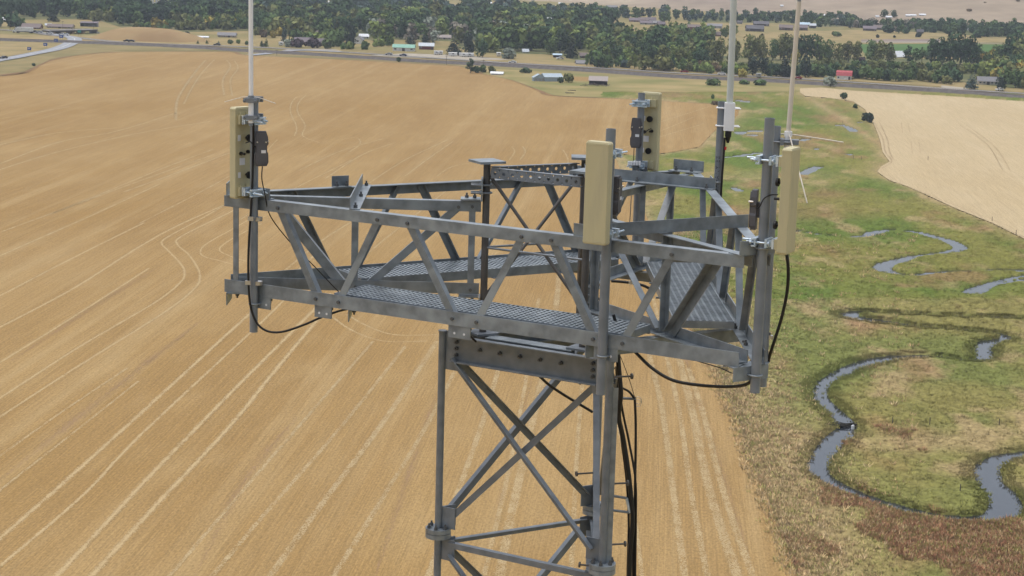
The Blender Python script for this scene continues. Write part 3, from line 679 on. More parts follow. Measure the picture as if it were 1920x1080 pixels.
d_row = G(535, 635) - G(110, 1077); ROW = atan2(d_row[1], d_row[0])
def field_mat(name, cA, cB, cC, cD, rows=1.0):
    m = mat(name, cA, .95, 0, .1); n = m.node_tree.nodes; l = m.node_tree.links; b = n['Principled BSDF']
    g = n.new('ShaderNodeNewGeometry'); vr = n.new('ShaderNodeVectorRotate'); vr.rotation_type = 'Z_AXIS'; vr.inputs['Angle'].default_value = -ROW
    l.new(g.outputs['Position'], vr.inputs['Vector'])
    def nz(sc, stretch, det=4, lo=.35, hi=.65, a=0., b_=1., rough=.55):
        mp = n.new('ShaderNodeMapping'); mp.inputs['Scale'].default_value = stretch; l.new(vr.outputs[0], mp.inputs['Vector'])
        t = n.new('ShaderNodeTexNoise'); t.inputs['Scale'].default_value = sc; t.inputs['Detail'].default_value = det; t.inputs['Roughness'].default_value = rough
        l.new(mp.outputs[0], t.inputs['Vector']); r = n.new('ShaderNodeMapRange'); r.inputs[1].default_value = lo; r.inputs[2].default_value = hi; r.inputs[3].default_value = a; r.inputs[4].default_value = b_
        l.new(t.outputs['Fac'], r.inputs[0]); return r.outputs[0], t.outputs['Fac']
    def mix(f_, A, B, mode='MIX'):
        x = n.new('ShaderNodeMix'); x.data_type = 'RGBA'; x.blend_type = mode
        if isinstance(f_, float): x.inputs[0].default_value = f_
        else: l.new(f_, x.inputs[0])
        for s, q in ((6, A), (7, B)):
            if isinstance(q, tuple): x.inputs[s].default_value = (*q, 1)
            else: l.new(q, x.inputs[s])
        return x.outputs[2]
    big, _ = nz(.009, (.6, 1, 1), 6, .38, .62); band, _ = nz(.05, (.10, 1, 1), 4); fine, ff = nz(.9, (.09, 1, 1), 4, .3, .7); grain, gf = nz(2.6, (.5, 1, 1), 4, .3, .7, .76, 1.24, .7)
    bright, _ = nz(.13, (.012, 1, 1), 3, .52, .76, 0, .5 * rows); thin, _ = nz(.55, (.008, 1, 1), 2, .60, .80, 0, .16 * rows); row, _ = nz(4.5, (.012, 1, 1), 2, .3, .7, .87, 1.13); tiny, _ = nz(.10, (.35, 1, 1), 7, .50, .78, 0, .26)
    c = mix(big, cA, cB); c = mix(band, c, mix(.55, c, cC)); c = mix(fine, c, mix(.35, c, cA)); c = mix(bright, c, cD); c = mix(thin, c, cD); c = mix(tiny, c, cD)
    c = mix(1.0, c, grain, 'MULTIPLY'); c = mix(1.0, c, row, 'MULTIPLY')
    l.new(c, b.inputs['Base Color'])
    bp_ = n.new('ShaderNodeBump'); bp_.inputs['Strength'].default_value = .5; bp_.inputs['Distance'].default_value = .15; l.new(gf, bp_.inputs['Height']); l.new(bp_.outputs[0], b.inputs['Normal'])
    return m
M['stubble'] = field_mat('wheat_stubble', (.290, .182, .067), (.345, .232, .101), (.252, .156, .060), (.43, .315, .158))
M['stubble2'] = field_mat('pale_stubble', (.43, .335, .195), (.475, .38, .235), (.41, .315, .18), (.52, .425, .28), .5)
def alpha_strip(name, col, col2, amt=.9, along=.25, soft=.5, thr=.42, double=False):
    m = mat(name, col, .95, 0, .1); n = m.node_tree.nodes; l = m.node_tree.links; b = n['Principled BSDF']
    uv = n.new('ShaderNodeUVMap'); sx = n.new('ShaderNodeSeparateXYZ'); l.new(uv.outputs[0], sx.inputs[0])
    # profile across: 1 in the middle, 0 at the edges
    m1 = n.new('ShaderNodeMath'); m1.operation = 'SUBTRACT'; l.new(sx.outputs[1], m1.inputs[0]); m1.inputs[1].default_value = .5
    m2 = n.new('ShaderNodeMath'); m2.operation = 'ABSOLUTE'; l.new(m1.outputs[0], m2.inputs[0])
    r = n.new('ShaderNodeMapRange'); r.inputs[1].default_value = .5; r.inputs[2].default_value = .5 - soft * .5; l.new(m2.outputs[0], r.inputs[0])
    g = n.new('ShaderNodeNewGeometry')
    t = n.new('ShaderNodeTexNoise'); t.inputs['Scale'].default_value = along; t.inputs['Detail'].default_value = 6; t.inputs['Roughness'].default_value = .65; l.new(g.outputs['Position'], t.inputs['Vector'])
    r2 = n.new('ShaderNodeMapRange'); r2.inputs[1].default_value = thr - .14; r2.inputs[2].default_value = thr + .2; r2.inputs[3].default_value = .35 * amt; r2.inputs[4].default_value = amt; l.new(t.outputs['Fac'], r2.inputs[0])
    mu = n.new('ShaderNodeMath'); mu.operation = 'MULTIPLY'; l.new(r.outputs[0], mu.inputs[0]); l.new(r2.outputs[0], mu.inputs[1])
    wn = n.new('ShaderNodeTexNoise'); wn.inputs['Scale'].default_value = 5.5; wn.inputs['Detail'].default_value = 3; l.new(g.outputs['Position'], wn.inputs['Vector'])
    wr_ = n.new('ShaderNodeMapRange'); wr_.inputs[1].default_value = .3; wr_.inputs[2].default_value = .7; l.new(wn.outputs['Fac'], wr_.inputs[0])
    gt = n.new('ShaderNodeMath'); gt.operation = 'GREATER_THAN'; l.new(mu.outputs[0], gt.inputs[0]); l.new(wr_.outputs[0], gt.inputs[1]); l.new(gt.outputs[0], b.inputs['Alpha'])
    t2 = n.new('ShaderNodeTexNoise'); t2.inputs['Scale'].default_value = .8; t2.inputs['Detail'].default_value = 4; l.new(g.outputs['Position'], t2.inputs['Vector'])
    x = n.new('ShaderNodeMix'); x.data_type = 'RGBA'; x.inputs[6].default_value = (*col, 1); x.inputs[7].default_value = (*col2, 1); l.new(t2.outputs['Fac'], x.inputs[0]); l.new(x.outputs[2], b.inputs['Base Color'])
    return m
M['track'] = alpha_strip('flattened_straw_track', (.42, .305, .148), (.49, .365, .20), .9, .25, 1.0, .32)
M['track_faint'] = alpha_strip('faint_straw_track', (.42, .31, .165), (.48, .37, .205), .66)
M['track_dark'] = alpha_strip('brown_wheel_mark', (.285, .18, .10), (.32, .21, .12), .55, .06, 1.0)
M['verge'] = alpha_strip('brown_verge', (.20, .115, .06), (.27, .17, .085), 1.0, .2, .8)

# base ground, out to the horizon, with the meadow's bed left open
pasture = noisy('dry_pasture', (.30, .225, .105), (.215, .185, .075), .02, .95, 0, 7, (.13, .14, .05), .008, .7, 0, 'World', spec=.1)
MX0, MX1, MY0, MY1 = 1120, 2150, 172, 1120
q = [G(MX0, MY0), G(MX1, MY0), G(MX1, MY1), G(MX0, MY1)]
B_ = 9000.0
big = [np.array([-B_, B_ * 1.2, 0]), np.array([B_, B_ * 1.2, 0]), np.array([B_, -3000, 0]), np.array([-B_, -3000, 0])]
obj('ground', MB().add(big + q, [(0, 4, 5, 1)[::-1], (1, 5, 6, 2)[::-1], (2, 6, 7, 3)[::-1], (3, 7, 4, 0)[::-1]]), pasture, kind='structure')

FIELD = [(-500, 200), (0, 143), (45, 137), (75, 121), (100, 112), (150, 103), (215, 98), (300, 97), (430, 97), (465, 104), (640, 112), (860, 124), (900, 137), (960, 150), (1010, 169), (1040, 180), (1200, 187), (1345, 196), (1385, 205), (1384, 216), (1340, 245), (1312, 275), (1260, 285), (1200, 292), (1150, 287), (1162, 315), (1185, 350), (1205, 390), (1235, 455), (1270, 540), (1300, 600), (1345, 690), (1385, 790), (1410, 870), (1450, 960), (1500, 1090), (60, 90, 'g'), (60, -200, 'g'), (-600, -200, 'g'), (-600, 400, 'g')]
sheet('wheat_field', FIELD, M['stubble'], .05)
FIELD2 = [(1490, 166), (1540, 164), (1600, 170), (1760, 179), (1920, 190), (2200, 208), (2300, 640), (2000, 490), (1920, 447), (1860, 418), (1800, 394), (1750, 371), (1700, 349), (1668, 338), (1645, 322), (1652, 312), (1668, 303), (1655, 285), (1650, 262), (1640, 235), (1622, 205), (1600, 190), (1560, 184), (1510, 180)]
sheet('pale_wheat_field', FIELD2, M['stubble2'], .06)

two = lambda pts, gap, wd: [([tuple(np.append(gp(p)[:2] + o_, 0)) for p, o_ in zip(pts, offs)], wd) for offs in _offs(pts, gap)]
def _offs(pts, gap):
    P = np.array([gp(p)[:2] for p in pts]); T = np.gradient(P, axis=0); T /= np.linalg.norm(T, axis=1)[:, None] + 1e-9
    N = np.stack([-T[:, 1], T[:, 0]], 1); return [N * gap / 2, -N * gap / 2]
bold = [([(-60, 1055), (0, 1010), (215, 820), (470, 587), (600, 470)], .75), ([(-60, 1110), (0, 1062), (160, 925), (270, 810), (490, 605), (560, 535)], .55),
        ([(60, 1125), (110, 1077), (270, 905), (430, 740), (535, 635), (620, 550)], .8), ([(130, 1125), (175, 1077), (300, 940), (435, 795), (520, 690), (600, 595), (665, 520)], .85),
        ([(-40, 770), (0, 747), (150, 650), (290, 568), (338, 530), (346, 511), (338, 494), (316, 471), (303, 455), (321, 441), (371, 414), (430, 381), (480, 360)], .5), ([(-40, 806), (0, 782), (150, 685), (310, 585), (366, 540), (375, 518), (368, 498), (352, 476), (333, 459), (341, 443), (430, 399), (480, 374)], .5), ([(450, 500), (415, 490), (380, 480), (378, 466), (396, 452), (430, 433), (480, 405)], .4), ([(460, 490), (430, 480), (412, 470), (420, 458), (450, 440), (490, 420)], .4),
        ([(-40, 575), (0, 555), (135, 485), (270, 418)], .55), ([(-40, 634), (0, 614), (140, 540), (250, 470), (330, 425), (420, 385)], .6), ([(-40, 702), (0, 680), (110, 612), (215, 545), (280, 503)], .5),
        ([(1225, 560), (1248, 660), (1275, 780), (1292, 900), (1310, 1000), (1330, 1100)], .7), ([(1240, 560), (1270, 660), (1300, 780), (1325, 900), (1355, 1000), (1390, 1100)], 1.1),
        ([(1290, 690), (1320, 780), (1345, 880), (1375, 980), (1415, 1090)], .8), ([(1210, 640), (1240, 760), (1262, 920), (1285, 1090)], .8)]
right_ = bold[11:]; bold = [(p_, w_ * 2.1) for p_, w_ in bold[:11]]
strips('tractor_track', bold, M['track'], .075)
faint = [([(-40, 232), (0, 223), (60, 213), (130, 200)], .8), ([(-40, 283), (0, 272), (110, 249), (220, 240)], 1.1), ([(-40, 318), (0, 307), (110, 267), (220, 246), (330, 212)], .9), ([(-40, 330), (0, 318), (120, 282), (260, 250), (393, 228)], .8),
         ([(233, 360), (330, 325), (430, 287)], .7), ([(100, 400), (233, 350), (400, 290)], .6), ([(-40, 452), (0, 436), (150, 380), (300, 318), (400, 280)], .6), ([(-40, 500), (0, 480), (170, 405), (300, 345)], .6),
         ([(385, 113), (372, 128), (348, 160), (332, 190), (330, 225)], 1.2), ([(402, 112), (380, 135), (360, 165), (345, 195)], .9), ([(425, 113), (432, 125), (418, 150), (420, 178)], 1.0), ([(440, 114), (446, 128), (432, 150), (436, 180)], .8),
         ([(556, 182), (546, 195), (545, 212), (556, 238), (552, 255)], .6), ([(574, 178), (560, 193), (558, 210), (572, 235), (568, 255), (600, 268)], .6),
         ([(610, 335), (680, 290), (740, 268)], .6), ([(560, 320), (640, 283), (720, 260)], .6), ([(640, 262), (668, 258), (675, 270), (655, 285)], .5), ([(690, 345), (760, 300), (840, 262)], .6), ([(760, 330), (800, 300), (850, 265)], .6),
         ([(820, 330), (850, 312), (910, 302)], .5), ([(955, 300), (965, 285), (960, 275)], .6), ([(975, 300), (985, 285), (980, 275)], .6), ([(1060, 330), (1065, 300), (1055, 280)], .6),
         ([(1050, 500), (1035, 640), (1005, 760), (960, 960), (935, 1090)], 1.3), ([(1010, 560), (985, 720), (950, 900), (905, 1090)], .7), ([(960, 600), (915, 760), (860, 920), (800, 1090)], .9), ([(890, 620), (810, 780), (720, 930), (620, 1090)], .8),
         ([(820, 640), (720, 790), (600, 950), (500, 1090)], 1.0), ([(760, 650), (640, 800), (500, 960), (390, 1090)], .7), ([(700, 640), (560, 800), (430, 950), (310, 1090)], .6),
         ([(620, 592), (660, 620), (720, 640), (800, 640)], .6), ([(650, 590), (690, 612), (740, 628), (820, 628)], .6), ([(1100, 640), (1085, 800), (1070, 1090)], .7), ([(1140, 700), (1135, 860), (1135, 1090)], .8),
         ([(1150, 760), (1180, 900), (1205, 1090)], .6), ([(520, 262), (480, 300), (395, 350), (260, 420)], .5), ([(660, 300), (540, 360), (450, 412)], .5), ([(760, 360), (620, 440), (520, 520)], .6), ([(860, 340), (720, 450), (640, 520)], .6),
         ([(1165, 245), (1200, 240), (1250, 225), (1330, 200)], .5), ([(1175, 265), (1240, 245), (1300, 220)], .5), ([(1160, 280), (1220, 262), (1320, 232)], .5), ([(-40, 880), (0, 855), (120, 770), (240, 690)], .45), ([(-40, 955), (0, 920), (140, 810), (260, 715)], .45)]
faint = [(p_, w_ * 1.5) for p_, w_ in faint] + [(p_, w_ * 1.9) for p_, w_ in right_]
strips('faint_track', faint, M['track_faint'], .07)
dark = [([(1255, 560), (1300, 720), (1345, 860), (1420, 1100)], 3.0), ([(835, 700), (780, 850), (700, 1090)], 2.6), ([(0, 900), (200, 740), (380, 600)], 4.0), ([(560, 780), (460, 900), (360, 1090)], 3.0), ([(0, 690), (200, 560), (300, 500)], 3.0), ([(1000, 700), (960, 860), (900, 1090)], 1.8)]
dark = [(p_, [.2, w_, w_, .2]) for p_, w_ in dark]
strips('worn_strip', dark, M['track_dark'], .062)
M['track2'] = alpha_strip('tractor_mark', (.32, .23, .135), (.38, .28, .17), .6, .3)
strips('tyre_mark', [([(1642, 235), (1655, 260), (1660, 285), (1672, 303), (1652, 316)], .8), ([(1648, 228), (1664, 262), (1668, 285), (1676, 300)], .7), ([(1690, 350), (1760, 378), (1860, 418), (1920, 445)], .7), ([(1680, 341), (1760, 373), (1860, 412), (1930, 440)], .6),
    ([(1800, 235), (1850, 270), (1880, 320)], .6), ([(1812, 235), (1865, 275), (1895, 322)], .6), ([(1690, 230), (1692, 250)], .5), ([(1708, 265), (1711, 288)], .5), ([(1722, 262), (1726, 288)], .5), ([(1702, 230), (1706, 248)], .5)], M['track2'], .085)
strips('field_edge', [([(-80, 152), (0, 143), (45, 137), (75, 121), (100, 112), (150, 103), (215, 98), (300, 97), (430, 97), (465, 104), (640, 112), (860, 124), (900, 137), (960, 150), (1010, 169), (1040, 180), (1200, 187), (1345, 196)], 5.0), ([(-60, 146), (10, 140), (46, 136)], 12.0)], M['verge'], .09)

# roads and railway
asphalt = noisy('road_asphalt', (.165, .15, .13), (.215, .197, .172), .3, .9, 0, 5, None, 1, .5, 0, 'World', spec=.2)
asph2 = noisy('ramp_asphalt', (.27, .28, .30), (.31, .32, .34), .3, .9, 0, 4, None, 1, .5, 0, 'World', spec=.2)
gravel = noisy('railway_ballast', (.105, .095, .09), (.15, .135, .125), .5, .95, 0, 5, None, 1, .5, 0, 'World', spec=.1)
dirt = noisy('grey_gravel_yard', (.33, .29, .23), (.40, .36, .29), .2, .95, 0, 5, None, 1, .5, 0, 'World', spec=.1)
ROADP = [(-500, 28), (0, 56), (95, 66), (170, 74), (220, 79), (300, 83), (480, 89), (640, 98), (760, 106), (960, 119), (1120, 128), (1280, 138), (1440, 145), (1600, 155), (1760, 166), (1920, 176), (2300, 200)]
strips('highway', [(ROADP, 10.0)], asphalt, .30)
M['line'] = mat('road_paint', (.75, .73, .66), .8)
strips('road_marking', [([(p[0], p[1]) for p in ROADP], .35)], M['line'], .34)
def bank(name, pts, top_w, base_w, h, m):
    a, b, _ = strip(name, pts, top_w, m, 0); c, d, _ = strip(name, pts, base_w, m, 0); V = []; F = []
    for i in range(len(a)): V += [(*c[i], -.2), (*a[i], h), (*b[i], h), (*d[i], -.2)]
    for i in range(len(a) - 1):
        for q_ in range(3): F.append((4 * i + q_, 4 * i + q_ + 1, 4 * i + q_ + 5, 4 * i + q_ + 4)[::-1])
    return obj(name, MB().add(V, F), m, kind='structure')
RAILP = [(-500, 60), (230, 84), (480, 98), (560, 102), (640, 107), (800, 117), (960, 125), (1120, 135), (1280, 146), (1440, 153), (1600, 163), (1760, 172), (1920, 184), (2300, 208)]
bank('railway_bank', RAILP, 5.0, 10.5, 1.6, gravel)
rail_l, rail_r, _ = strip('r', RAILP, 1.5, None, 0)
rm = mat('rail_steel', (.16, .12, .10), .5, .6)
for s_ in (rail_l, rail_r):
    obj('railway_track', MB().tube([(p[0], p[1], 1.72) for p in s_], .09, 4, False), rm, kind='structure')
RAMP = [(-300, 138), (-60, 122), (0, 113), (30, 108), (65, 101), (100, 94), (122, 87), (137, 79), (140, 74), (132, 70), (115, 67), (95, 64), (70, 62)]
strips('ramp_road', [(RAMP, [9, 9, 9, 9, 9, 10, 10, 10, 10, 9, 9, 9, 9])], asph2, .42)
strips('ramp_marking', [(RAMP, .3)], M['line'], .46)
strips('side_road', [([(470, 104), (500, 101), (530, 97), (570, 95), (640, 98)], 7.0)], asph2, .36)
M['verge_tan'] = noisy('tan_verge_grass', (.33, .245, .115), (.25, .20, .09), .06, .95, 0, 6, (.17, .15, .06), .03, .6, 0, 'World', spec=.1)
M['verge_green'] = noisy('olive_verge_grass', (.20, .165, .07), (.27, .21, .095), .05, .95, 0, 6, (.15, .14, .055), .03, .6, 0, 'World', spec=.1)
sheet('verge', [(-400, 190), (0, 140), (45, 134), (100, 109), (215, 95), (430, 94), (470, 101), (860, 121), (860, 117), (640, 104), (480, 95), (300, 87), (180, 80), (150, 78), (120, 92), (60, 106), (0, 118), (-400, 160)], M['verge_green'], .10)
sheet('verge', [(-400, 120), (0, 108), (60, 98), (110, 87), (125, 79), (122, 73), (95, 68), (0, 64), (-400, 80)], M['verge_tan'], .14)
sheet('verge', [(480, 90), (640, 97), (960, 117), (1280, 135), (1280, 128), (960, 109), (640, 93), (480, 86), (300, 80), (300, 83)], M['verge_tan'], .16)
sheet('verge', [(640, 96), (870, 111), (870, 104), (640, 92)], M['verge_green'], .20)
sheet('verge', [(1480, 146), (1600, 152), (1780, 163), (1780, 158), (1690, 155), (1600, 149), (1480, 142)], M['verge_tan'], .18)
sheet('yard', [(690, 104), (860, 112), (960, 112), (880, 104), (760, 100)], dirt, .24)
sheet('yard', [(1765, 160), (1815, 165), (1815, 168), (1765, 164)], dirt, .22)
sheet('yard', [(530, 94), (640, 95), (620, 91), (540, 92)], dirt, .22)
meadow_far = noisy('rough_pasture', (.20, .185, .065), (.34, .26, .12), .03, .95, 0, 7, (.12, .15, .045), .012, .8, 0, 'World', spec=.1)
sheet('rough_pasture', [(905, 138), (960, 150), (1010, 168), (1040, 179), (1130, 183), (1130, 172), (1500, 172), (1500, 162), (1440, 158), (1280, 151), (1120, 141), (960, 131), (905, 128)], meadow_far, .11)
sheet('stubble_patch', [(1060, 143), (1120, 145), (1128, 152), (1080, 152)], M['stubble'], .15)
cropg = noisy('green_crop', (.065, .13, .035), (.085, .155, .045), .02, .95, 0, 4, None, 1, .5, 0, 'World', spec=.1)
sheet('crop_field', [(1610, 83), (1760, 82), (1900, 84), (2000, 87), (2000, 112), (1880, 108), (1620, 100)], cropg, .12)
sheet('crop_field', [(1285, 76), (1330, 75), (1330, 84), (1285, 84)], cropg, .12)
sheet('ploughed_strip', [(1615, 74), (1760, 73), (1765, 78), (1615, 78)], noisy('bare_soil', (.20, .155, .135), (.25, .20, .17), .05, .95, 0, 4, None, 1, .5, 0, 'World', spec=.1), .14)
sheet('pale_track', [(1615, 78), (1768, 78), (1900, 82), (1768, 80), (1615, 79.5)], dirt, .16)
sheet('dry_field', [(1380, 64), (1500, 58), (1620, 56), (1760, 62), (1900, 72), (1900, 80), (1610, 76), (1500, 76), (1400, 74)], M['verge_tan'], .10)
sheet('dry_field', [(1145, 58), (1180, 50), (1230, 48), (1250, 56), (1230, 70), (1170, 72)], M['verge_tan'], .10)
sheet('dry_field', [(0, 74), (80, 74), (170, 78), (300, 82), (480, 87), (480, 74), (330, 70), (180, 66), (60, 68)], M['verge_tan'], .12)
sheet('dry_field', [(700, 80), (740, 74), (860, 78), (860, 86), (740, 88)], pasture, .12)
sheet('dry_field', [(480, 66), (545, 64), (545, 76), (480, 78)], M['verge_tan'], .12)
sheet('crop_field', [(300, 3), (500, 3), (500, 9), (300, 9)], cropg, .12)

scrub = noisy('wood_undergrowth', (.085, .10, .04), (.15, .145, .06), .03, .95, 0, 7, (.20, .17, .085), .015, .6, 0, 'World', spec=.1)
for pts in ([(-400, 6), (470, 4), (470, 58), (330, 60), (235, 54), (180, 36), (60, 36), (-400, 36)], [(478, 8), (640, 5), (1000, 20), (1130, 30), (1145, 46), (1140, 66), (1330, 84), (1330, 124), (1110, 121), (1040, 102), (900, 98), (830, 85), (735, 82), (690, 74), (640, 72), (545, 63), (478, 62)], [(1320, 104), (1680, 110), (1990, 112), (1990, 166), (1900, 165), (1790, 152), (1600, 144), (1400, 138), (1320, 132)], [(1290, 26), (1480, 29), (1600, 37), (1620, 50), (1540, 50), (1480, 43), (1290, 42)], [(1540, 44), (1740, 46), (1960, 54), (1960, 70), (1840, 70), (1700, 62)]):
    sheet('undergrowth', pts, scrub, .08)
# embankment mound, bridge
def mound(name, pts, h, m, n=14, kind='structure'):
    P = np.array([G(*p)[:2] for p in pts]); c_ = P.mean(0); V = []; F = []; k = len(P)
    for i in range(n + 1):
        t = i / n; z = h * (1 - (1 - t) ** 2) if t < 1 else h
        for p in P: V.append((*(p + (c_ - p) * t * .8), z))
    for i in range(n):
        for j in range(k): F.append((i * k + j, i * k + (j + 1) % k, (i + 1) * k + (j + 1) % k, (i + 1) * k + j))
    F.append(tuple(range(n * k, n * k + k)))
    mb = MB().add(V, F, True); me_o = obj(name, mb, m, kind=kind)
    import bmesh
    b = bmesh.new(); b.from_mesh(me_o.data); bmesh.ops.recalc_face_normals(b, faces=b.faces); b.to_mesh(me_o.data); b.free()
    return me_o
dry_brown = noisy('bare_bank', (.27, .175, .085), (.33, .235, .115), .05, .95, 0, 6, (.20, .14, .07), .02, .5, 0, 'World', spec=.1)
mound('embankment', [(165, 72), (200, 75), (260, 78), (330, 80), (400, 79), (380, 74), (300, 68), (240, 66), (185, 66)], 8.0, dry_brown)

# ------------------------------------------------------------------ meadow with its winding creek
def inpoly(x, y, poly):
    r_ = np.zeros(x.shape, bool); n = len(poly); j = n - 1
    for i in range(n):
        xi, yi = poly[i]; xj, yj = poly[j]
        c_ = ((yi > y) != (yj > y)) & (x < (xj - xi) * (y - yi) / (yj - yi + 1e-12) + xi); r_ ^= c_; j = i
    return r_
def segdist(X, Y, pts, wd):
    """signed: distance to a poly line minus its half width"""
    D = np.full(X.shape, 1e9)
    for (p, q_), (w0, w1) in zip(zip(pts[:-1], pts[1:]), zip(wd[:-1], wd[1:])):
        d = q_ - p; L2 = d @ d + 1e-9; t = np.clip(((X - p[0]) * d[0] + (Y - p[1]) * d[1]) / L2, 0, 1)
        D = np.minimum(D, np.hypot(X - p[0] - t * d[0], Y - p[1] - t * d[1]) - (w0 + (w1 - w0) * t) / 2)
    return D
CREEK = [  # (photo x, y, width m)
 [(1940, 848, 3.0), (1905, 852, 2.8), (1868, 862, 3.6), (1850, 880, 3.8), (1858, 905, 4.2), (1882, 930, 4.6), (1884, 952, 4.6), (1862, 968, 3.4), (1820, 972, 2.8), (1760, 967, 2.6), (1690, 952, 2.4), (1630, 934, 2.6), (1585, 915, 2.6), (1548, 895, 2.6), (1534, 872, 3.0), (1548, 845, 3.6), (1572, 818, 3.8), (1588, 800, 2.8), (1574, 778, 2.6), (1548, 755, 2.6), (1538, 735, 2.2), (1546, 717, 2.4), (1572, 700, 3.2), (1615, 682, 3.7), (1665, 671, 3.8), (1720, 667, 3.0), (1765, 668, 1.6), (1810, 674, 1.2), (1840, 673, 2.2), (1848, 662, 3.4), (1842, 652, 3.2), (1858, 640, 3.4), (1886, 635, 2.4), (1868, 624, 1.6), (1790, 616, 1.2), (1720, 611, 1.8), (1660, 603, 4.0), (1612, 596, 4.8), (1592, 589, 4.0), (1615, 583, 1.6), (1680, 586, 1.2), (1780, 591, 1.2), (1940, 596, 1.4)],
 [(1940, 521, 2.4), (1895, 527, 1.6), (1860, 534, 1.2), (1836, 545, 3.2), (1815, 547, 2.2), (1830, 537, 1.2), (1880, 524, 1.2), (1940, 512, 1.6)],
 [(1940, 506, 1.2), (1840, 506, 1.0), (1760, 509, 1.2), (1716, 515, 2.2), (1690, 513, 1.4), (1665, 508, 4.0), (1654, 502, 4.4), (1664, 493, 4.8), (1690, 487, 4.0), (1720, 478, 1.2), (1780, 471, 2.4), (1800, 464, 3.6), (1786, 453, 3.4), (1750, 442, 2.6), (1712, 433, 1.8), (1670, 430, 1.2), (1640, 435, 4.0), (1620, 441, 2.0), (1560, 440, 1.0), (1480, 430, 1.0), (1430, 428, .9)],
 [(1506, 326, 2.6), (1518, 319, 4.0), (1534, 312, 3.0)], [(1446, 243, 2.4), (1412, 245, 2.8), (1386, 248, 3.6), (1398, 252, 2.4), (1420, 252, 1.2)], [(1384, 187, 3.0), (1396, 190, 5.0), (1408, 192, 3.0)],
 [(1358, 294, 1.8), (1382, 292, 3.0), (1408, 288, 2.6), (1440, 284, 1.2)], [(1572, 234, 3.6), (1584, 236, 5.0)], [(1594, 240, 3.0), (1602, 246, 3.4)], [(1500, 263, 2.6), (1512, 260, 2.6)], [(1530, 278, 2.6), (1536, 277, 2.6)], [(1588, 289, 2.4), (1596, 288, 2.4)], [(1605, 228, 2.6), (1612, 229, 2.6)], [(1378, 352, 2.0), (1386, 357, 2.6)]]
xs = np.concatenate([np.arange(MX0, 1930, 3.0), np.arange(1930, MX1 + 1, 12.0)]); ys = np.arange(MY0, MY1 + .1, 2.6)
xs[-1] = MX1; ys[-1] = MY1
PX, PY = np.meshgrid(xs, ys)
vx = FWD[None, None, :] + ((PX - 960) / F_PX)[..., None] * RIGHT - ((PY - 540) / F_PX)[..., None] * UP
tt = -CAM[2] / vx[..., 2]; GX = CAM[0] + vx[..., 0] * tt; GY = CAM[1] + vx[..., 1] * tt
dist = np.hypot(GX, GY)
jx = (fbm(GX * .35, GY * .35, 3) - .5) * 1.6; jy = (fbm(GX * .35 + 50, GY * .35, 3) - .5) * 1.6
D = np.full(GX.shape, 1e9)
for ln in CREEK:
    pts = [np.append(G(p[0], p[1])[:2], 0) for p in ln]; wds = [p[2] for p in ln]
    sp = np.array(sm_path(pts, 4))[:, :2]; ww = np.interp(np.linspace(0, 1, len(sp)), np.linspace(0, 1, len(wds)), wds) * .95 + .45
    D = np.minimum(D, segdist(GX + jx * .6, GY + jy * .6, sp, ww))
inF = inpoly(PX, PY, [p for p in FIELD if len(p) == 2] + [(1520, 1700), (-500, 1700)]) | inpoly(PX, PY, FIELD2)
def edge_d(poly): 
    P = [G(*p)[:2] for p in poly if len(p) == 2]; return segdist(GX, GY, P, [0.0] * len(P))
dF = np.minimum(edge_d(FIELD[1:36]), edge_d(FIELD2[:1] + FIELD2[8:] + FIELD2[:1]))
bump = (fbm(GX * .22, GY * .22, 4) - .5) * 1.1 + (fbm(GX * 1.1, GY * 1.1, 3) - .5) * .5 + .25
inside = np.where(inF, -1.0, 1.0) * np.minimum(dF, 20)
fade = np.clip(inside / 3.0, 0, 1)
rim = np.minimum.reduce([(PX - MX0) / 20, (MX1 - PX) / 20, (PY - MY0) / 8, (MY1 - PY) / 20]); rim = np.clip(rim, 0, 1)
WATER_Z = -.26
bed = np.clip((D + .45) / .9, 0, 1); bed = bed * bed * (3 - 2 * bed)
GZ = np.where(inside > 0, bump * fade * np.clip(D / 4.0, .12, 1), -.35)
lip = np.exp(-((D - 1.1) / .9) ** 2) * .10
GZ = np.where(inside > 0, (GZ + lip * (dist < 520)) * bed + (1 - bed) * -1.1, GZ) * rim
# colour of the grasses: patches of green, olive, straw, rust
cg, co, ctan, cr, cdk = (np.array(c_) for c_ in ((.118, .180, .028), (.222, .215, .052), (.42, .315, .155), (.32, .175, .095), (.075, .085, .025)))
def zone(cx, cy, rx, ry, pw=2): return np.exp(-(np.abs((PX - cx) / rx) ** pw + np.abs((PY - cy) / ry) ** pw))
n1 = fbm(GX * .045, GY * .022 + 3, 5); n2 = fbm(GX * .12 + 40, GY * .06, 4); n3 = fbm(GX * .06 + 90, GY * .03 + 20, 4); n4 = fbm(GX * .5, GY * .5, 3)
green = np.clip((n1 - .44) * 5, 0, 1); green = np.clip(green + zone(1480, 760, 80, 60) + .9 * zone(1790, 700, 130, 22) + .8 * zone(1760, 540, 200, 20) + .8 * zone(1500, 590, 90, 60) + .6 * zone(1560, 640, 160, 40) + .7 * zone(1520, 355, 160, 14) + .7 * zone(1400, 210, 120, 14) + .8 * zone(1440, 272, 60, 12) - .8 * zone(1700, 880, 140, 40) - zone(1600, 1000, 260, 70), 0, 1)
rust = np.clip((n3 - .60) * 8, 0, 1) * .55; rust = np.clip(rust + 1.1 * zone(1700, 1000, 230, 50) * np.clip((n2 - .36) * 7, 0, 1) + .8 * zone(1610, 930, 70, 30) * np.clip((n2 - .41) * 7, 0, 1) + .9 * zone(1580, 620, 0.1, 0.1) + .4 * zone(1700, 620, 120, 14) * np.clip((n2 - .38) * 7, 0, 1) + .5 * zone(1480, 400, 120, 18) + .6 * zone(1550, 365, 50, 10), 0, .95)
tan_ = np.clip((n2 - .54) * 5, 0, 1) * .75
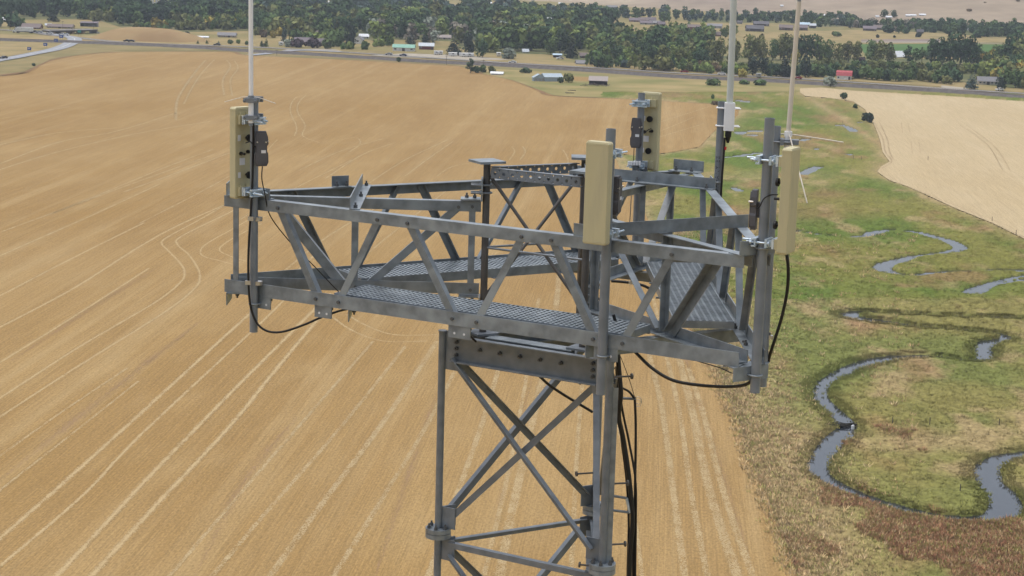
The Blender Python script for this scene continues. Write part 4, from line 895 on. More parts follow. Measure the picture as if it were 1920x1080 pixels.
edge = np.exp(-np.maximum(inside, 0) / 13.0) * (PY > 560) + .8 * np.exp(-np.maximum(inside, 0) / 4.0) * (PY <= 560)
tan_ = np.clip(tan_ + 1.2 * edge + .9 * zone(1480, 1030, 90, 90) + .8 * zone(1470, 860, 70, 45) + .7 * zone(1760, 830, 160, 20) + .5 * zone(1450, 330, 120, 10), 0, 1)
C = np.repeat(co[None, None, :], GX.shape[0], 0).repeat(GX.shape[1], 1).astype(float)
for wgt, c_ in ((green, cg), (tan_, ctan), (rust, cr)): C = C + (c_ - C) * wgt[..., None] * .9
C *= (.78 + .44 * n4)[..., None]
C *= .78
wet = np.exp(-np.maximum(D, 0) / .9) * (D > -.3)
C = C + (np.array([.105, .135, .032]) - C) * (wet * .6)[..., None]
C = np.where((D < .12)[..., None], np.array([.028, .026, .016]), C)
nv, nh = GX.shape
idx = np.arange(nv * nh).reshape(nv, nh)
quads = np.stack([idx[1:, :-1], idx[1:, 1:], idx[:-1, 1:], idx[:-1, :-1]], -1).reshape(-1, 4)
def np_mesh(name, V, F, colr=None, smooth=False):
    me = bpy.data.meshes.new(name); nV, nF, k = len(V), len(F), F.shape[1]
    me.vertices.add(nV); me.vertices.foreach_set('co', V.astype(np.float32).ravel())
    me.loops.add(nF * k); me.loops.foreach_set('vertex_index', F.astype(np.int32).ravel())
    me.polygons.add(nF); me.polygons.foreach_set('loop_start', np.arange(0, nF * k, k, dtype=np.int32))
    if smooth: me.polygons.foreach_set('use_smooth', np.ones(nF, bool))
    me.update(calc_edges=True)
    if colr is not None:
        a = me.color_attributes.new('tint', 'FLOAT_COLOR', 'POINT'); a.data.foreach_set('color', np.c_[colr, np.ones(len(colr))].astype(np.float32).ravel())
    return me
def tint_mat(name, scale=2.0, amt=.35, rough=.95, lift=0.0):
    m = mat(name, (.2, .2, .1), rough, 0, .1); n = m.node_tree.nodes; l = m.node_tree.links; b = n['Principled BSDF']
    a = n.new('ShaderNodeAttribute'); a.attribute_name = 'tint'; g = n.new('ShaderNodeNewGeometry')
    t = n.new('ShaderNodeTexNoise'); t.inputs['Scale'].default_value = scale; t.inputs['Detail'].default_value = 5; l.new(g.outputs['Position'], t.inputs['Vector'])
    r_ = n.new('ShaderNodeMapRange'); r_.inputs[1].default_value = .3; r_.inputs[2].default_value = .7; r_.inputs[3].default_value = 1 - amt; r_.inputs[4].default_value = 1 + amt; l.new(t.outputs['Fac'], r_.inputs[0])
    x = n.new('ShaderNodeMix'); x.data_type = 'RGBA'; x.blend_type = 'MULTIPLY'; x.inputs[0].default_value = 1; l.new(a.outputs['Color'], x.inputs[6]); l.new(r_.outputs[0], x.inputs[7]); l.new(x.outputs[2], b.inputs['Base Color'])
    if lift:                                             # thin blades scatter light like the sward they stand in
        vm = n.new('ShaderNodeVectorMath'); vm.operation = 'SCALE'; vm.inputs['Scale'].default_value = 1 - lift; l.new(g.outputs['Normal'], vm.inputs[0])
        va = n.new('ShaderNodeVectorMath'); va.operation = 'ADD'; va.inputs[1].default_value = (0, 0, lift); l.new(vm.outputs[0], va.inputs[0])
        vn = n.new('ShaderNodeVectorMath'); vn.operation = 'NORMALIZE'; l.new(va.outputs[0], vn.inputs[0]); l.new(vn.outputs[0], b.inputs['Normal'])
    return m
M['meadow'] = tint_mat('meadow_ground', 1.2, .3)
me = np_mesh('meadow', np.stack([GX, GY, GZ], -1).reshape(-1, 3), quads, C.reshape(-1, 3), True); me.materials.append(M['meadow'])
mo = bpy.data.objects.new('meadow', me); COL.objects.link(mo); mo['kind'] = 'structure'
wm = noisy('creek_water', (.022, .027, .034), (.03, .035, .042), .5, .06, 0, 3, None, 1, .5, .08, 'World', (1, 1, 1), 1.0)
WQ = [G(1330, 178), G(1960, 178), G(MX1, 400), G(MX1, 1110), G(1440, 1110), G(1330, 500)]
obj('creek', MB().add([(p[0], p[1], WATER_Z) for p in WQ], [tuple(range(6))[::-1]]), wm, kind='structure')

# grass tufts: thin bent blades gathered in clumps, thousands of them, one object
def tufts(name, n, sel, hmin, hmax, rad, blades, mt, wbl, own=None):
    w_ = (sel * tt ** 2).ravel(); w_ = w_ / w_.sum()          # equal number per ground area
    k = rng.choice(len(w_), n, p=w_); P = np.stack([GX.ravel()[k], GY.ravel()[k], GZ.ravel()[k]], -1)
    sc = (dist.ravel()[k] / 220.0) ** .35
    P[:, :2] += rng.normal(0, .45, (n, 2)); base = C.reshape(-1, 3)[k] * rng.uniform(.95, 1.35, (n, 1)); P[:, 2] = np.maximum(P[:, 2], np.where(inside.ravel()[k] < .4, .03, -9))
    if own is not None: base = np.array(own)[rng.integers(0, len(own), n)] * rng.uniform(.85, 1.2, (n, 1))
    hf = rng.uniform(hmin, hmax, n) * sc; V = np.empty((n, blades, 3, 3)); cc = np.empty((n, blades, 3, 3))
    th = rng.uniform(0, 2 * pi, (n, blades)); rr_ = rad * np.sqrt(rng.random((n, blades))) * sc[:, None]; ln = rng.uniform(.3, 1.2, (n, blades))
    bx = P[:, None, 0] + rr_ * np.cos(th); by = P[:, None, 1] + rr_ * np.sin(th); hh = hf[:, None] * rng.uniform(.5, 1.1, (n, blades))
    ph = rng.uniform(0, 2 * pi, (n, blades)); wv = wbl * sc[:, None]
    V[:, :, 0] = np.stack([bx - wv * np.cos(ph), by - wv * np.sin(ph), np.broadcast_to(P[:, None, 2] - .1, bx.shape)], -1)
    V[:, :, 1] = np.stack([bx + wv * np.cos(ph), by + wv * np.sin(ph), np.broadcast_to(P[:, None, 2] - .1, bx.shape)], -1)
    V[:, :, 2] = np.stack([bx + hh * ln * np.cos(th), by + hh * ln * np.sin(th), P[:, None, 2] + hh], -1)
    tone = rng.uniform(.8, 1.25, (n, blades, 1, 1)); cc[:] = base[:, None, None, :] * tone
    me = np_mesh(name, V.reshape(-1, 3), np.arange(n * blades * 3).reshape(-1, 3), cc.reshape(-1, 3)); me.materials.append(mt)
    o = bpy.data.objects.new(name, me); COL.objects.link(o); o['kind'] = 'stuff'; return o
M['grass'] = tint_mat('meadow_grass_blades', .8, .15, .95, .8)
ok = (inside > .3) & (D > .55) & (rim > .9)
tag(tufts('meadow_grass', 15000, ok * np.clip((PY - 300) / 350, 0, 1) * (PX < 2000), .10, .30, .6, 9, M['grass'], .07), 'rough grass of the wet meadow around the winding creek', 'grass')
tag(tufts('bank_grass', 5000, ok & (D < 1.8) & (PY > 560) & (PX < 2000), .2, .42, .4, 9, M['grass'], .07), 'taller green grass overhanging the creek banks', 'grass')
tag(tufts('weeds', 6000, ok & (rust > .35) & (PY > 800) & (PX < 2000), .3, .6, .5, 8, M['grass'], .07, [(.38, .19, .11), (.36, .21, .11), (.46, .33, .18), (.31, .155, .09), (.27, .26, .075)]), 'rust-coloured weeds at the creek loop in the lower right', 'weeds')
tag(tufts('dry_grass', 6500, (np.exp(-np.abs(inside - 1.5) / 5.0)) * (inside > -1.6) * (D > .6) * (PX < 1720) * (PY > 430) * (rim > .9), .35, .75, .55, 8, M['grass'], .07, [(.56, .41, .215), (.50, .36, .185), (.58, .44, .25), (.48, .31, .17), (.36, .35, .11)]), 'tall straw-coloured grass along the stubble edge', 'grass')
# beaver dam in the creek and a stone on it
dp = G(1580, 797)
mb = MB()
for i in range(60):
    t = rng.uniform(-1, 1); a_ = rng.uniform(-.6, .6); c_ = np.array([dp[0] + t * 2.3, dp[1] + rng.uniform(-1, 1), WATER_Z + rng.uniform(.05, .5)])
    dv = np.array([cos(a_), sin(a_), rng.uniform(-.15, .15)]) * rng.uniform(.5, 1.1); mb.tube([c_ - dv, c_ + dv], [.08, .05], 5)
dam = obj('brush_dam', mb, mat('wet_brush', (.02, .018, .012), .8), None, (dp[0], dp[1], WATER_Z)); tag(dam, 'dark brush dam lying across the creek', 'dam')
st = G(1599, 802); sb = MB()
prof = [(cos(t) * .30 * (1 + .15 * sin(3 * t)), sin(t) * .22) for t in np.linspace(0, 2 * pi, 10, False)]
sb.prism(prof, (st[0], st[1], WATER_Z - .1), (1, 0, 0), (0, 1, 0), Zv, .75).prism([(x * .6, y * .6) for x, y in prof], (st[0], st[1], WATER_Z + .65), (1, 0, 0), (0, 1, 0), Zv, .12)
tag(obj('stone', sb, M['label']), 'white stone at the right end of the brush dam', 'stone')
# wire fence posts along the meadow
fpm = mat('weathered_wood', (.10, .085, .07), .9); post_me = mesh_of('fence_post', MB().tube([(0, 0, -.3), (0, 0, 1.5)], [.09, .08], 6)); post_me.materials.append(fpm)
for i, (px, py) in enumerate(((1673, 797), (1743, 798), (1873, 800), (1800, 925), (1615, 300), (1600, 298), (1740, 300), (1860, 415), (1905, 440), (1580, 232))):
    o = bpy.data.objects.new('fence_post', post_me); COL.objects.link(o); o.location = G(px, py)
    tag(o, ('fence post above the brush dam, left of another in line', 'middle fence post of the line right of the brush dam', 'fence post furthest right of the line level with the brush dam', 'fence post on the grassy loop above the lower creek bend', 'right post of the close pair left of the pale field corner', 'left post of the close pair left of the pale field corner', 'fence post inside the pale field edge', 'fence post on the pale field edge, nearer the middle', 'fence post on the pale field edge at the right side', 'fence post among the small far pools of the meadow')[i], 'fence post', 'fence posts in the meadow')

# ------------------------------------------------------------------ far hills
hx = np.linspace(-4500, 5500, 150); hy = np.linspace(1950, 9000, 130); HX, HY = np.meshgrid(hx, hy)
start = 2350 - 520 * np.clip((HX - 0) / 500, 0, 1) * 1.0 + 60 * np.sin(HX / 170)
u_ = np.clip((HY - start) / 1000, 0, 3.2)
hz = u_ ** 1.25 * (62 + 30 * fbm(HX * .0011, HY * .0011, 4)) + np.clip(u_ * 4, 0, 1) * (fbm(HX * .004, HY * .0025, 4) - .5) * 34
HZ = np.where(u_ > 0, hz, -2.0)
hn = fbm(HX * .0045, HY * .0018, 4); hn2 = fbm(HX * .013, HY * .005 + 9, 4)
hc_ = np.array([.31, .245, .175])[None, None] * (.86 + .28 * hn2)[..., None]
hc_ = hc_ + (np.array([.25, .195, .155]) - hc_) * np.clip((hn - .5) * 7, 0, 1)[..., None] * .8
hc_ = hc_ + (np.array([.40, .33, .235]) - hc_) * np.clip((hn2 - .6) * 8, 0, 1)[..., None] * .7
i2 = np.arange(HX.size).reshape(HX.shape); hq = np.stack([i2[:-1, :-1], i2[:-1, 1:], i2[1:, 1:], i2[1:, :-1]], -1).reshape(-1, 4)
me = np_mesh('hills', np.stack([HX, HY, HZ], -1).reshape(-1, 3), hq, hc_.reshape(-1, 3), True); me.materials.append(tint_mat('dry_hillside', .03, .14))
ho = bpy.data.objects.new('hills', me); COL.objects.link(ho); ho['kind'] = 'structure'
def hill_z(x, y):
    ix = np.clip(np.searchsorted(hx, x) - 1, 0, len(hx) - 2); iy = np.clip(np.searchsorted(hy, y) - 1, 0, len(hy) - 2)
    if y < hy[0]: return 0.0
    fx = (x - hx[ix]) / (hx[1] - hx[0]); fy = (y - hy[iy]) / (hy[1] - hy[0])
    return max(0.0, float((HZ[iy, ix] * (1 - fx) + HZ[iy, ix + 1] * fx) * (1 - fy) + (HZ[iy + 1, ix] * (1 - fx) + HZ[iy + 1, ix + 1] * fx) * fy))
def GH(px, py):
    """where the sight line first meets ground or hillside"""
    v = ray(px, py); t0 = -CAM[2] / v[2]
    for t in np.linspace(t0 * .6, t0, 160):
        p = CAM + v * t
        if p[2] <= hill_z(p[0], p[1]): return np.array([p[0], p[1], p[2]])
    return CAM + v * t0
# ================================================================== BUILDINGS
KEEP = []
def wallmat(name, c, sc=.6, v=.12): return noisy(name, tuple(x * (1 - v) for x in c), tuple(x * (1 + v) for x in c), sc, .85, 0, 4)
W_ = {k: wallmat('wall_' + k, c) for k, c in dict(white=(.66, .66, .65), cream=(.50, .45, .36), brown=(.15, .105, .085), red=(.17, .045, .045), grey=(.30, .30, .30), blue=(.33, .40, .46), dark=(.07, .055, .055), tan=(.36, .29, .21), rust=(.20, .09, .07), wood=(.13, .10, .085)).items()}
R_ = {k: noisy('roof_' + k, tuple(x * .85 for x in c), tuple(x * 1.15 for x in c), 1.2, .7, 0, 3, stretch=(6, .3, 1)) for k, c in dict(grey=(.20, .195, .205), light=(.52, .56, .60), mint=(.22, .42, .33), red=(.42, .075, .085), brown=(.16, .12, .11), dark=(.085, .08, .09), white=(.72, .74, .77), steel=(.36, .43, .48), weathered=(.30, .255, .235), purple=(.15, .12, .135), blue=(.40, .52, .62)).items()}
glass = mat('window_glass', (.03, .035, .045), .15); trim = mat('white_trim', (.62, .62, .60), .7); dkdoor = mat('door_dark', (.06, .05, .05), .7)
def house(px, py, wpx, dep, wall_px, roof_px, yaw, wcol, rcol, label, name='house', cat='house', group=None, roof='gable', nwin=3, door=True, open_front=False, ov=.5, keep=True, base=None):
    p = G(px, py) if base is None else base; s = float(np.linalg.norm(p - CAM)) / F_PX
    w, d, hw, hr = wpx * s, dep * wpx * s, wall_px * s, roof_px * s
    if keep: KEEP.append((px, py, wpx * .66, 13))
    a = radians(yaw); ux = np.array([cos(a), sin(a), 0]); uy = np.array([-sin(a), cos(a), 0])
    c = np.array([p[0], p[1], p[2]]) + np.array([0, d / 2, 0])
    e = empty(name, c, label, cat, group)
    Q = lambda x, y, z: c + ux * x + uy * y + Zv * z
    body = MB()
    if roof == 'gable':
        prof = [(-d / 2, -.3), (d / 2, -.3), (d / 2, hw), (0, hw + hr), (-d / 2, hw)]
    elif roof == 'gambrel':
        prof = [(-d / 2, -.3), (d / 2, -.3), (d / 2, hw), (d * .33, hw + hr * .65), (0, hw + hr), (-d * .33, hw + hr * .65), (-d / 2, hw)]
    else:
        prof = [(-d / 2, -.3), (d / 2, -.3), (d / 2, hw + hr * .0), (-d / 2, hw)]
    if open_front:
        for x in (-w / 2, w / 2): body.box(Q(x, 0, hw / 2), .12, d / 2, hw / 2, ux, uy, Zv)
        body.box(Q(0, d / 2, hw / 2), w / 2, .12, hw / 2, ux, uy, Zv)
        for x in (-w / 4, 0, w / 4): body.box(Q(x, -d / 2 + .2, hw / 2), .15, .15, hw / 2, ux, uy, Zv)
    else:
        body.prism(prof, Q(-w / 2, 0, 0), uy, Zv, ux, w)
    obj('wall', body, W_[wcol], e)
    rf = MB(); t = max(.12, .25 * s)
    def slab(y0, z0, y1, z1):
        n = np.array([-(z1 - z0), (y1 - y0)]); n /= np.linalg.norm(n); n = n if n[1] > 0 else -n
        pts = [(y0, z0), (y1, z1), (y1 + n[0] * t, z1 + n[1] * t), (y0 + n[0] * t, z0 + n[1] * t)]
        if (y1 - y0) < 0: pts = pts[::-1]
        rf.prism(pts, Q(-w / 2 - ov, 0, .02), uy, Zv, ux, w + 2 * ov)
    if roof == 'gable':
        g = hr / (d / 2); slab(-d / 2 - ov, hw - ov * g, 0, hw + hr); slab(d / 2 + ov, hw - ov * g, 0, hw + hr)
    elif roof == 'gambrel':
        slab(-d / 2 - ov * .4, hw - .2, -d * .33, hw + hr * .65); slab(-d * .33, hw + hr * .65, 0, hw + hr); slab(d / 2 + ov * .4, hw - .2, d * .33, hw + hr * .65); slab(d * .33, hw + hr * .65, 0, hw + hr)
    else: slab(-d / 2 - ov, hw, d / 2 + ov, hw + hr)
    obj('roof', rf, R_[rcol], e)
    if not open_front:
        xs_ = np.linspace(-w * .38, w * .38, nwin + (1 if door else 0)) if nwin + door > 0 else []
        for i, x in enumerate(xs_):
            if door and i == len(xs_) // 2:
                obj('door', MB().box(Q(x, -d / 2 - .05, hw * .40), min(w * .07, 1.0), .06, hw * .40, ux, uy, Zv), dkdoor, e); continue
            f = obj('window', MB().box(Q(x, -d / 2 - .03, hw * .55), w * .05 + .15, .05, hw * .17 + .15, ux, uy, Zv), trim, e)
            obj('pane', MB().box(Q(x, -d / 2 - .085, hw * .55), w * .05, .02, hw * .17, ux, uy, Zv), glass, f)
        f = obj('window', MB().box(Q(w / 2 + .03, 0, hw * .6), .05, d * .12 + .15, hw * .17 + .15, ux, uy, Zv), trim, e)
        obj('pane', MB().box(Q(w / 2 + .085, 0, hw * .6), .02, d * .12, hw * .17, ux, uy, Zv), glass, f)
        f = obj('window', MB().box(Q(-w / 2 - .03, 0, hw * .6), .05, d * .12 + .15, hw * .17 + .15, ux, uy, Zv), trim, e)
        obj('pane', MB().box(Q(-w / 2 - .085, 0, hw * .6), .02, d * .12, hw * .17, ux, uy, Zv), glass, f)
    return e
# farm buildings on this side of the railway
e = house(1034, 153, 34, .85, 8.5, 5.5, 16, 'blue', 'steel', 'blue-grey metal barn with a hipped end bay beside the stubble field', 'metal_barn', 'barn', nwin=0, door=False)
p = G(1010, 153.5); s = mpp(1010, 153)
ex = MB(); hw_ = 9 * s; cx_ = np.array([p[0], p[1] + 5.5, 0])
ux = np.array([cos(radians(16)), sin(radians(16)), 0]); uy = np.array([-ux[1], ux[0], 0])
ww_, dd_ = 11 * s, 13 * s
ex.prism([(-ww_, -.2), (ww_, -.2), (ww_, hw_ * .8), (0, hw_ * 1.45), (-ww_, hw_ * .8)], cx_ - uy * dd_ / 2, ux, Zv, uy, dd_)
obj('end_bay', ex, W_['blue'], e)
rf = MB()
for sg in (1, -1):
    q0 = cx_ + ux * sg * (ww_ + .4) + Zv * (hw_ * .8 - .1); q1 = cx_ + Zv * (hw_ * 1.45 + .12); mid_ = (q0 + q1) / 2; L_ = q1 - q0; l_ = np.linalg.norm(L_); L_ /= l_
    rf.box(mid_, l_ / 2, dd_ / 2 + .3, .08, L_, uy, np.cross(L_, uy))
obj('roof', rf, R_['steel'], e)
for q in (-.5, .0, .5): obj('door', MB().box(cx_ - uy * (dd_ / 2 + .06) + ux * q * ww_ * 1.2 + Zv * hw_ * .33, ww_ * .22, .05, hw_ * .33, ux, uy, Zv), W_['grey'], e)
house(1122, 160, 33, .7, 8, 7, -4, 'dark', 'weathered', 'old open-fronted shed with a weathered grey-brown roof in the rough pasture', 'open_shed', 'shed', roof='shed', open_front=True)
pile = MB(); pp = G(1120, 162)
for i in range(26):
    c_ = pp + np.array([rng.uniform(-9, 7), rng.uniform(-2, 3), rng.uniform(.2, 1.3)]); a_ = rng.uniform(0, 3.1); dv = np.array([cos(a_), sin(a_), rng.uniform(-.3, .3)]) * rng.uniform(.8, 2.2)
    pile.box(c_, np.linalg.norm(dv), .15, .08, dv / np.linalg.norm(dv), np.array([-sin(a_), cos(a_), 0]), Zv)
tag(obj('plank_pile', pile, W_['wood'], kind='stuff'), 'heap of old planks and scrap in front of the open shed', 'planks')
house(932, 141, 22, .5, 3.4, 2.6, -8, 'white', 'white', 'small low white shed at the stubble edge', 'small_shed', 'shed', nwin=0, door=False)
for px, py, lab in ((1068, 175, 'dark heap of scrap lying in the rough pasture below the open shed'), (1072, 170, 'pale heap of boards in the rough pasture below the metal barn')):
    p = G(px, py); m_ = MB()
    for i in range(9):
        a_ = rng.uniform(0, 3.1); m_.box(p + np.array([rng.uniform(-2, 2), rng.uniform(-1, 1), .3]), 1.3, .12, .1, (cos(a_), sin(a_), 0), (-sin(a_), cos(a_), 0), Zv)
    tag(obj('scrap_heap', m_, W_['wood'], kind='stuff'), lab, 'heap')
# beyond the road
house(757, 96, 40, .45, 7, 5, -4, 'white', 'mint', 'long white shed with a mint-green roof beside the road', 'long_shed', 'shed', nwin=2)
house(799, 93, 27, .55, 7, 5, 3, 'red', 'light', 'dark red barn with a pale grey roof right of the mint-roofed shed', 'red_barn', 'barn', nwin=1)
house(672, 82, 13, 1.3, 8, 6, 76, 'white', 'grey', 'white two-storey gabled house beside the tall blackish tree', 'gabled_house', 'house', nwin=2)
house(682, 72, 17, .6, 4, 4, 5, 'white', 'white', 'white-roofed building behind the white gabled house', 'outbuilding', 'building', nwin=1)
house(833, 74, 24, .5, 4, 4, 0, 'cream', 'weathered', 'low beige-roofed house among silvery trees behind the dark red barn', 'house', 'house', nwin=2)
house(1045, 108, 15, .6, 4.5, 2.2, 0, 'dark', 'blue', 'open carport with a pale blue roof across the road', 'carport', 'carport', roof='shed', open_front=True)
house(1096, 109, 17, .7, 5, 4.5, 0, 'brown', 'brown', 'small brown house with a brown roof behind the roadside trees', 'house', 'house', nwin=1)
house(1090, 121, 20, .8, 2.5, 5, 8, 'grey', 'grey', 'low grey-roofed building just in front of the small brown house', 'outbuilding', 'building', nwin=1)
house(985, 99, 11, .7, 3, 4, 12, 'white', 'light', 'small pale-roofed cottage right of the silver roadside bush', 'cottage', 'house', nwin=1)
house(1584, 150, 26, .62, 8, 8.5, -14, 'white', 'red', 'white barn with a bright red gambrel roof beside the road', 'gambrel_barn', 'barn', roof='gambrel', nwin=1)
house(1853, 159, 37, .42, 7, 7, -2, 'cream', 'grey', 'long low ranch house with a grey roof right of the blue spruce', 'ranch_house', 'house', nwin=4)
house(1686, 108, 17, .9, 2.5, 9, 28, 'white', 'white', 'white steep-roofed house among trees in front of the green crop', 'steep_roofed_house', 'house', nwin=1)
house(1028, 40, 18, .6, 3.5, 3, 0, 'white', 'white', 'bright white barn deep in the middle wood', 'white_barn', 'barn', nwin=1)
house(425, 70, 33, .4, 4, 4.5, 0, 'tan', 'grey', 'long house with a grey roof behind the brown embankment', 'long_house', 'house', nwin=3)
house(373, 71, 34, .25, 1.6, 1.6, -3, 'white', 'white', 'very low long white-roofed shed left of the grey-roofed long house', 'low_shed', 'shed', nwin=1)
house(568, 84, 32, .6, 6, 7, 3, 'brown', 'purple', 'brown house with a wide grey-purple roof behind purple-leaved trees', 'house', 'house', nwin=2)
house(604, 86, 18, .8, 6, 7, 3, 'brown', 'purple', 'smaller brown house right of the one with the wide grey-purple roof', 'house', 'house', nwin=1)
house(592, 66, 16, .8, 4, 4, 3, 'brown', 'brown', 'brown-roofed house behind the pair of brown houses', 'house', 'house', nwin=1)
house(58, 54, 34, .5, 3, 6, -4, 'rust', 'brown', 'brown-roofed house behind the white truck', 'house', 'house', nwin=2)
house(112, 53, 46, .35, 3, 4, -2, 'tan', 'brown', 'long brown roof just behind the overpass', 'long_house', 'building', nwin=2)
house(166, 50, 30, .45, 6.5, 2, 0, 'grey', 'purple', 'filling station canopy with a grey roof behind the right end of the overpass', 'canopy', 'canopy', roof='shed', open_front=True)
house(4, 40, 14, .7, 3.5, 3, 0, 'white', 'white', 'white house at the far left edge above the truck', 'house', 'house', nwin=1)
house(90, 50, 10, .6, 3, 2.5, 10, 'cream', 'light', 'small pale house between the broad conifer and the truck', 'house', 'house', nwin=1)
# the hamlet of dark lodges on the right, and homes further off
HAM = [(1301, 58, 22, 7, 4.5, 'red', 'brown', 'dark red house with a brown roof left of the thick whip antenna'), (1341, 53, 27, 4, 4, 'grey', 'grey', 'grey-roofed house just left of the thick whip antenna'), (1345, 68, 14, 3, 5, 'rust', 'brown', 'small rust-brown house in front of the grey-roofed house left of the thick whip'),
 (1387, 45, 10, 3, 3, 'grey', 'dark', 'small dark-roofed house just right of the thick whip antenna'), (1416, 59, 32, 5, 6, 'dark', 'dark', 'large dark lodge in the hamlet between the two right-hand whips'), (1428, 49, 28, 4, 4.5, 'dark', 'dark', 'second dark lodge directly behind the large one'),
 (1475, 57, 25, 5, 5, 'brown', 'brown', 'brown lodge just left of the ivory whip antenna'), (1503, 57, 22, 5, 5, 'brown', 'purple', 'brown lodge just right of the ivory whip antenna'), (1506, 49, 26, 3, 3.5, 'grey', 'blue', 'long pale blue roof behind the brown lodge right of the ivory whip'), (1524, 53, 12, 5, 3.5, 'dark', 'light', 'small pale-roofed house at the right end of the hamlet'),
 (1632, 58, 24, 4, 4.5, 'dark', 'purple', 'dark house at the left of the dry field beyond the crop'), (1648, 56, 18, 4, 4.5, 'brown', 'brown', 'brown house touching the dark house beyond the green crop'),
 (1190, 41, 20, 3, 4, 'rust', 'purple', 'reddish house at the left of the dense housing estate'), (1206, 40, 18, 3, 4, 'rust', 'brown', 'second reddish house in the dense housing estate'), (1212, 46, 22, 3, 4, 'grey', 'purple', 'grey-purple house in the front row of the housing estate'), (1228, 46, 20, 3, 4, 'grey', 'grey', 'grey house at the right of the housing estate front row'), (1222, 40, 16, 3, 4, 'brown', 'purple', 'brown house in the back row of the housing estate'), (1240, 48, 14, 3, 4, 'grey', 'purple', 'last grey house at the right end of the housing estate'),
 (1148, 60, 12, 3, 4, 'grey', 'purple', 'small grey house at the lower left of the tan clearing'), (1272, 55, 6, 3, 2.5, 'white', 'white', 'tiny white-roofed house right of the tan clearing'), (1147, 16, 20, 2.5, 3, 'grey', 'grey', 'grey farm building at the foot of the brown field'),
 (1726, 63, 12, 3.5, 4, 'dark', 'dark', 'dark house in the bushes beyond the dry field'), (1814, 57, 5, 2, 2, 'white', 'white', 'tiny white house far right below the hills'),
 (431, 11, 9, 2, 2, 'white', 'white', 'tiny white-roofed building left of the left whip antenna'), (323, 26, 7, 2, 2, 'white', 'white', 'tiny white roof above the bushy trees on the left'), (338, 26, 7, 2, 2, 'white', 'white', 'tiny white roof right of another on the left'), (318, 7, 14, 3, 2, 'white', 'white', 'white building beside the water tower legs'),
 (768, 4, 11, 2, 1.5, 'white', 'white', 'tiny white roof at the top edge above the middle wood'), (852, 14, 24, 2.5, 2, 'tan', 'weathered', 'long pale building in the far fields above the middle wood'), (711, 13, 6, 2, 2, 'white', 'white', 'tiny white house at the upper left of the middle wood'), (917, 8, 10, 2, 2, 'white', 'white', 'tiny white farm left of the far brown fields'),
 (997, 7, 8, 1.5, 1.5, 'white', 'white', 'tiny white shed on the far fields, left one'), (1051, 8, 8, 1.5, 1.5, 'white', 'white', 'tiny white shed on the far fields, right one'), (1020, 14, 16, 2, 2, 'rust', 'rust' if 'rust' in R_ else 'weathered', 'long reddish building on the far fields'), (620, 6, 8, 2, 2, 'white', 'white', 'tiny white roof at the top right of the left whip antenna')]
for px, py, w_, hw, hr, wc, rc, lab in HAM:
    house(px, py, w_, .65, hw, hr, random.uniform(-12, 12), wc, rc, lab, 'house', 'house', nwin=2 if w_ > 15 else 1, door=w_ > 12, ov=.3)
for px, py, w_, lab in ((1703, 31, 9, 'left white barn of the farm on the hillside'), (1713, 31, 10, 'middle white barn of the farm on the hillside'), (1730, 30, 12, 'right white barn of the farm on the hillside, a little apart'), (1645, 33, 6, 'small white shed left of the hillside grove'), (1667, 34, 11, 'grey-white house half hidden in the hillside grove'), (1466, 13, 5, 'tiny white shed alone on the slope left of the ivory whip'), (1548, 31, 7, 'tiny white house at the foot of the slope right of the ivory whip')):
    house(px, py, w_, .6, 2, 1.8, 0, 'white', 'white', lab, 'farm_building', 'barn', nwin=1, door=False, ov=.2, base=GH(px, py))

# water tower legs reaching past the top of the frame
KEEP.append((290, 8, 13, 27)); p = G(290, 10); s = mpp(290, 10); e = empty('water_tower', p, 'white water tower whose lattice legs show at the top left edge', 'water tower')
for q in range(6):
    a = q * pi / 3 + .3; m_ = MB().tube([p + np.array([7 * s * cos(a), 7 * s * sin(a), -1]), p + np.array([5.4 * s * cos(a), 5.4 * s * sin(a), 26 * s])], .55, 8); obj('leg', m_, W_['white'], e)
for z in (5, 13, 21):
    ring = [p + np.array([(7 - .06 * z) * s * cos(q * pi / 3 + .3), (7 - .06 * z) * s * sin(q * pi / 3 + .3), z * s]) for q in range(7)]; obj('strut_ring', MB().tube(ring, .3, 6), W_['white'], e)
tk = MB(); R0 = 8 * s; zz = 31 * s
prof = [(R0 * cos(t), zz + .75 * R0 * sin(t)) for t in np.linspace(-pi / 2, pi / 2, 9)]
tv = [p + np.array([r_ * cos(k * pi / 8), r_ * sin(k * pi / 8), z]) for r_, z in prof for k in range(16)]
tk.add(tv, [(i * 16 + k, i * 16 + (k + 1) % 16, (i + 1) * 16 + (k + 1) % 16, (i + 1) * 16 + k) for i in range(8) for k in range(16)], True); obj('tank', tk, W_['white'], e)

# overpass
conc = noisy('old_concrete', (.27, .25, .23), (.34, .32, .29), .5, .9); girder = mat('dark_girder', (.05, .04, .035), .8); pier_m = noisy('ochre_pier', (.30, .20, .10), (.36, .25, .14), .5, .9)
a, b = G(86, 64), G(176, 62); d = (b - a); Lb = np.linalg.norm(d); d /= Lb; nb_ = np.array([-d[1], d[0], 0]); s = mpp(130, 63)
e = empty('overpass', (a + b) / 2, 'long concrete overpass with ochre piers carrying a road across the highway', 'bridge'); KEEP.append((130, 64, 52, 8))
zt = 6.2 * s; mid_ = (a + b) / 2
obj('deck', MB().box(mid_ + Zv * (zt + .35 * s), Lb / 2, 5.5, .35 * s, d, nb_, Zv), conc, e)
obj('girder', MB().box(mid_ + Zv * (zt - 1.1 * s), Lb / 2, 5.0, 1.05 * s, d, nb_, Zv), girder, e)
for sd__ in (-1, 1): obj('railing', MB().box(mid_ + nb_ * sd__ * 5.2 + Zv * (zt + 1.1 * s), Lb / 2, .12, .4 * s, d, nb_, Zv), conc, e)
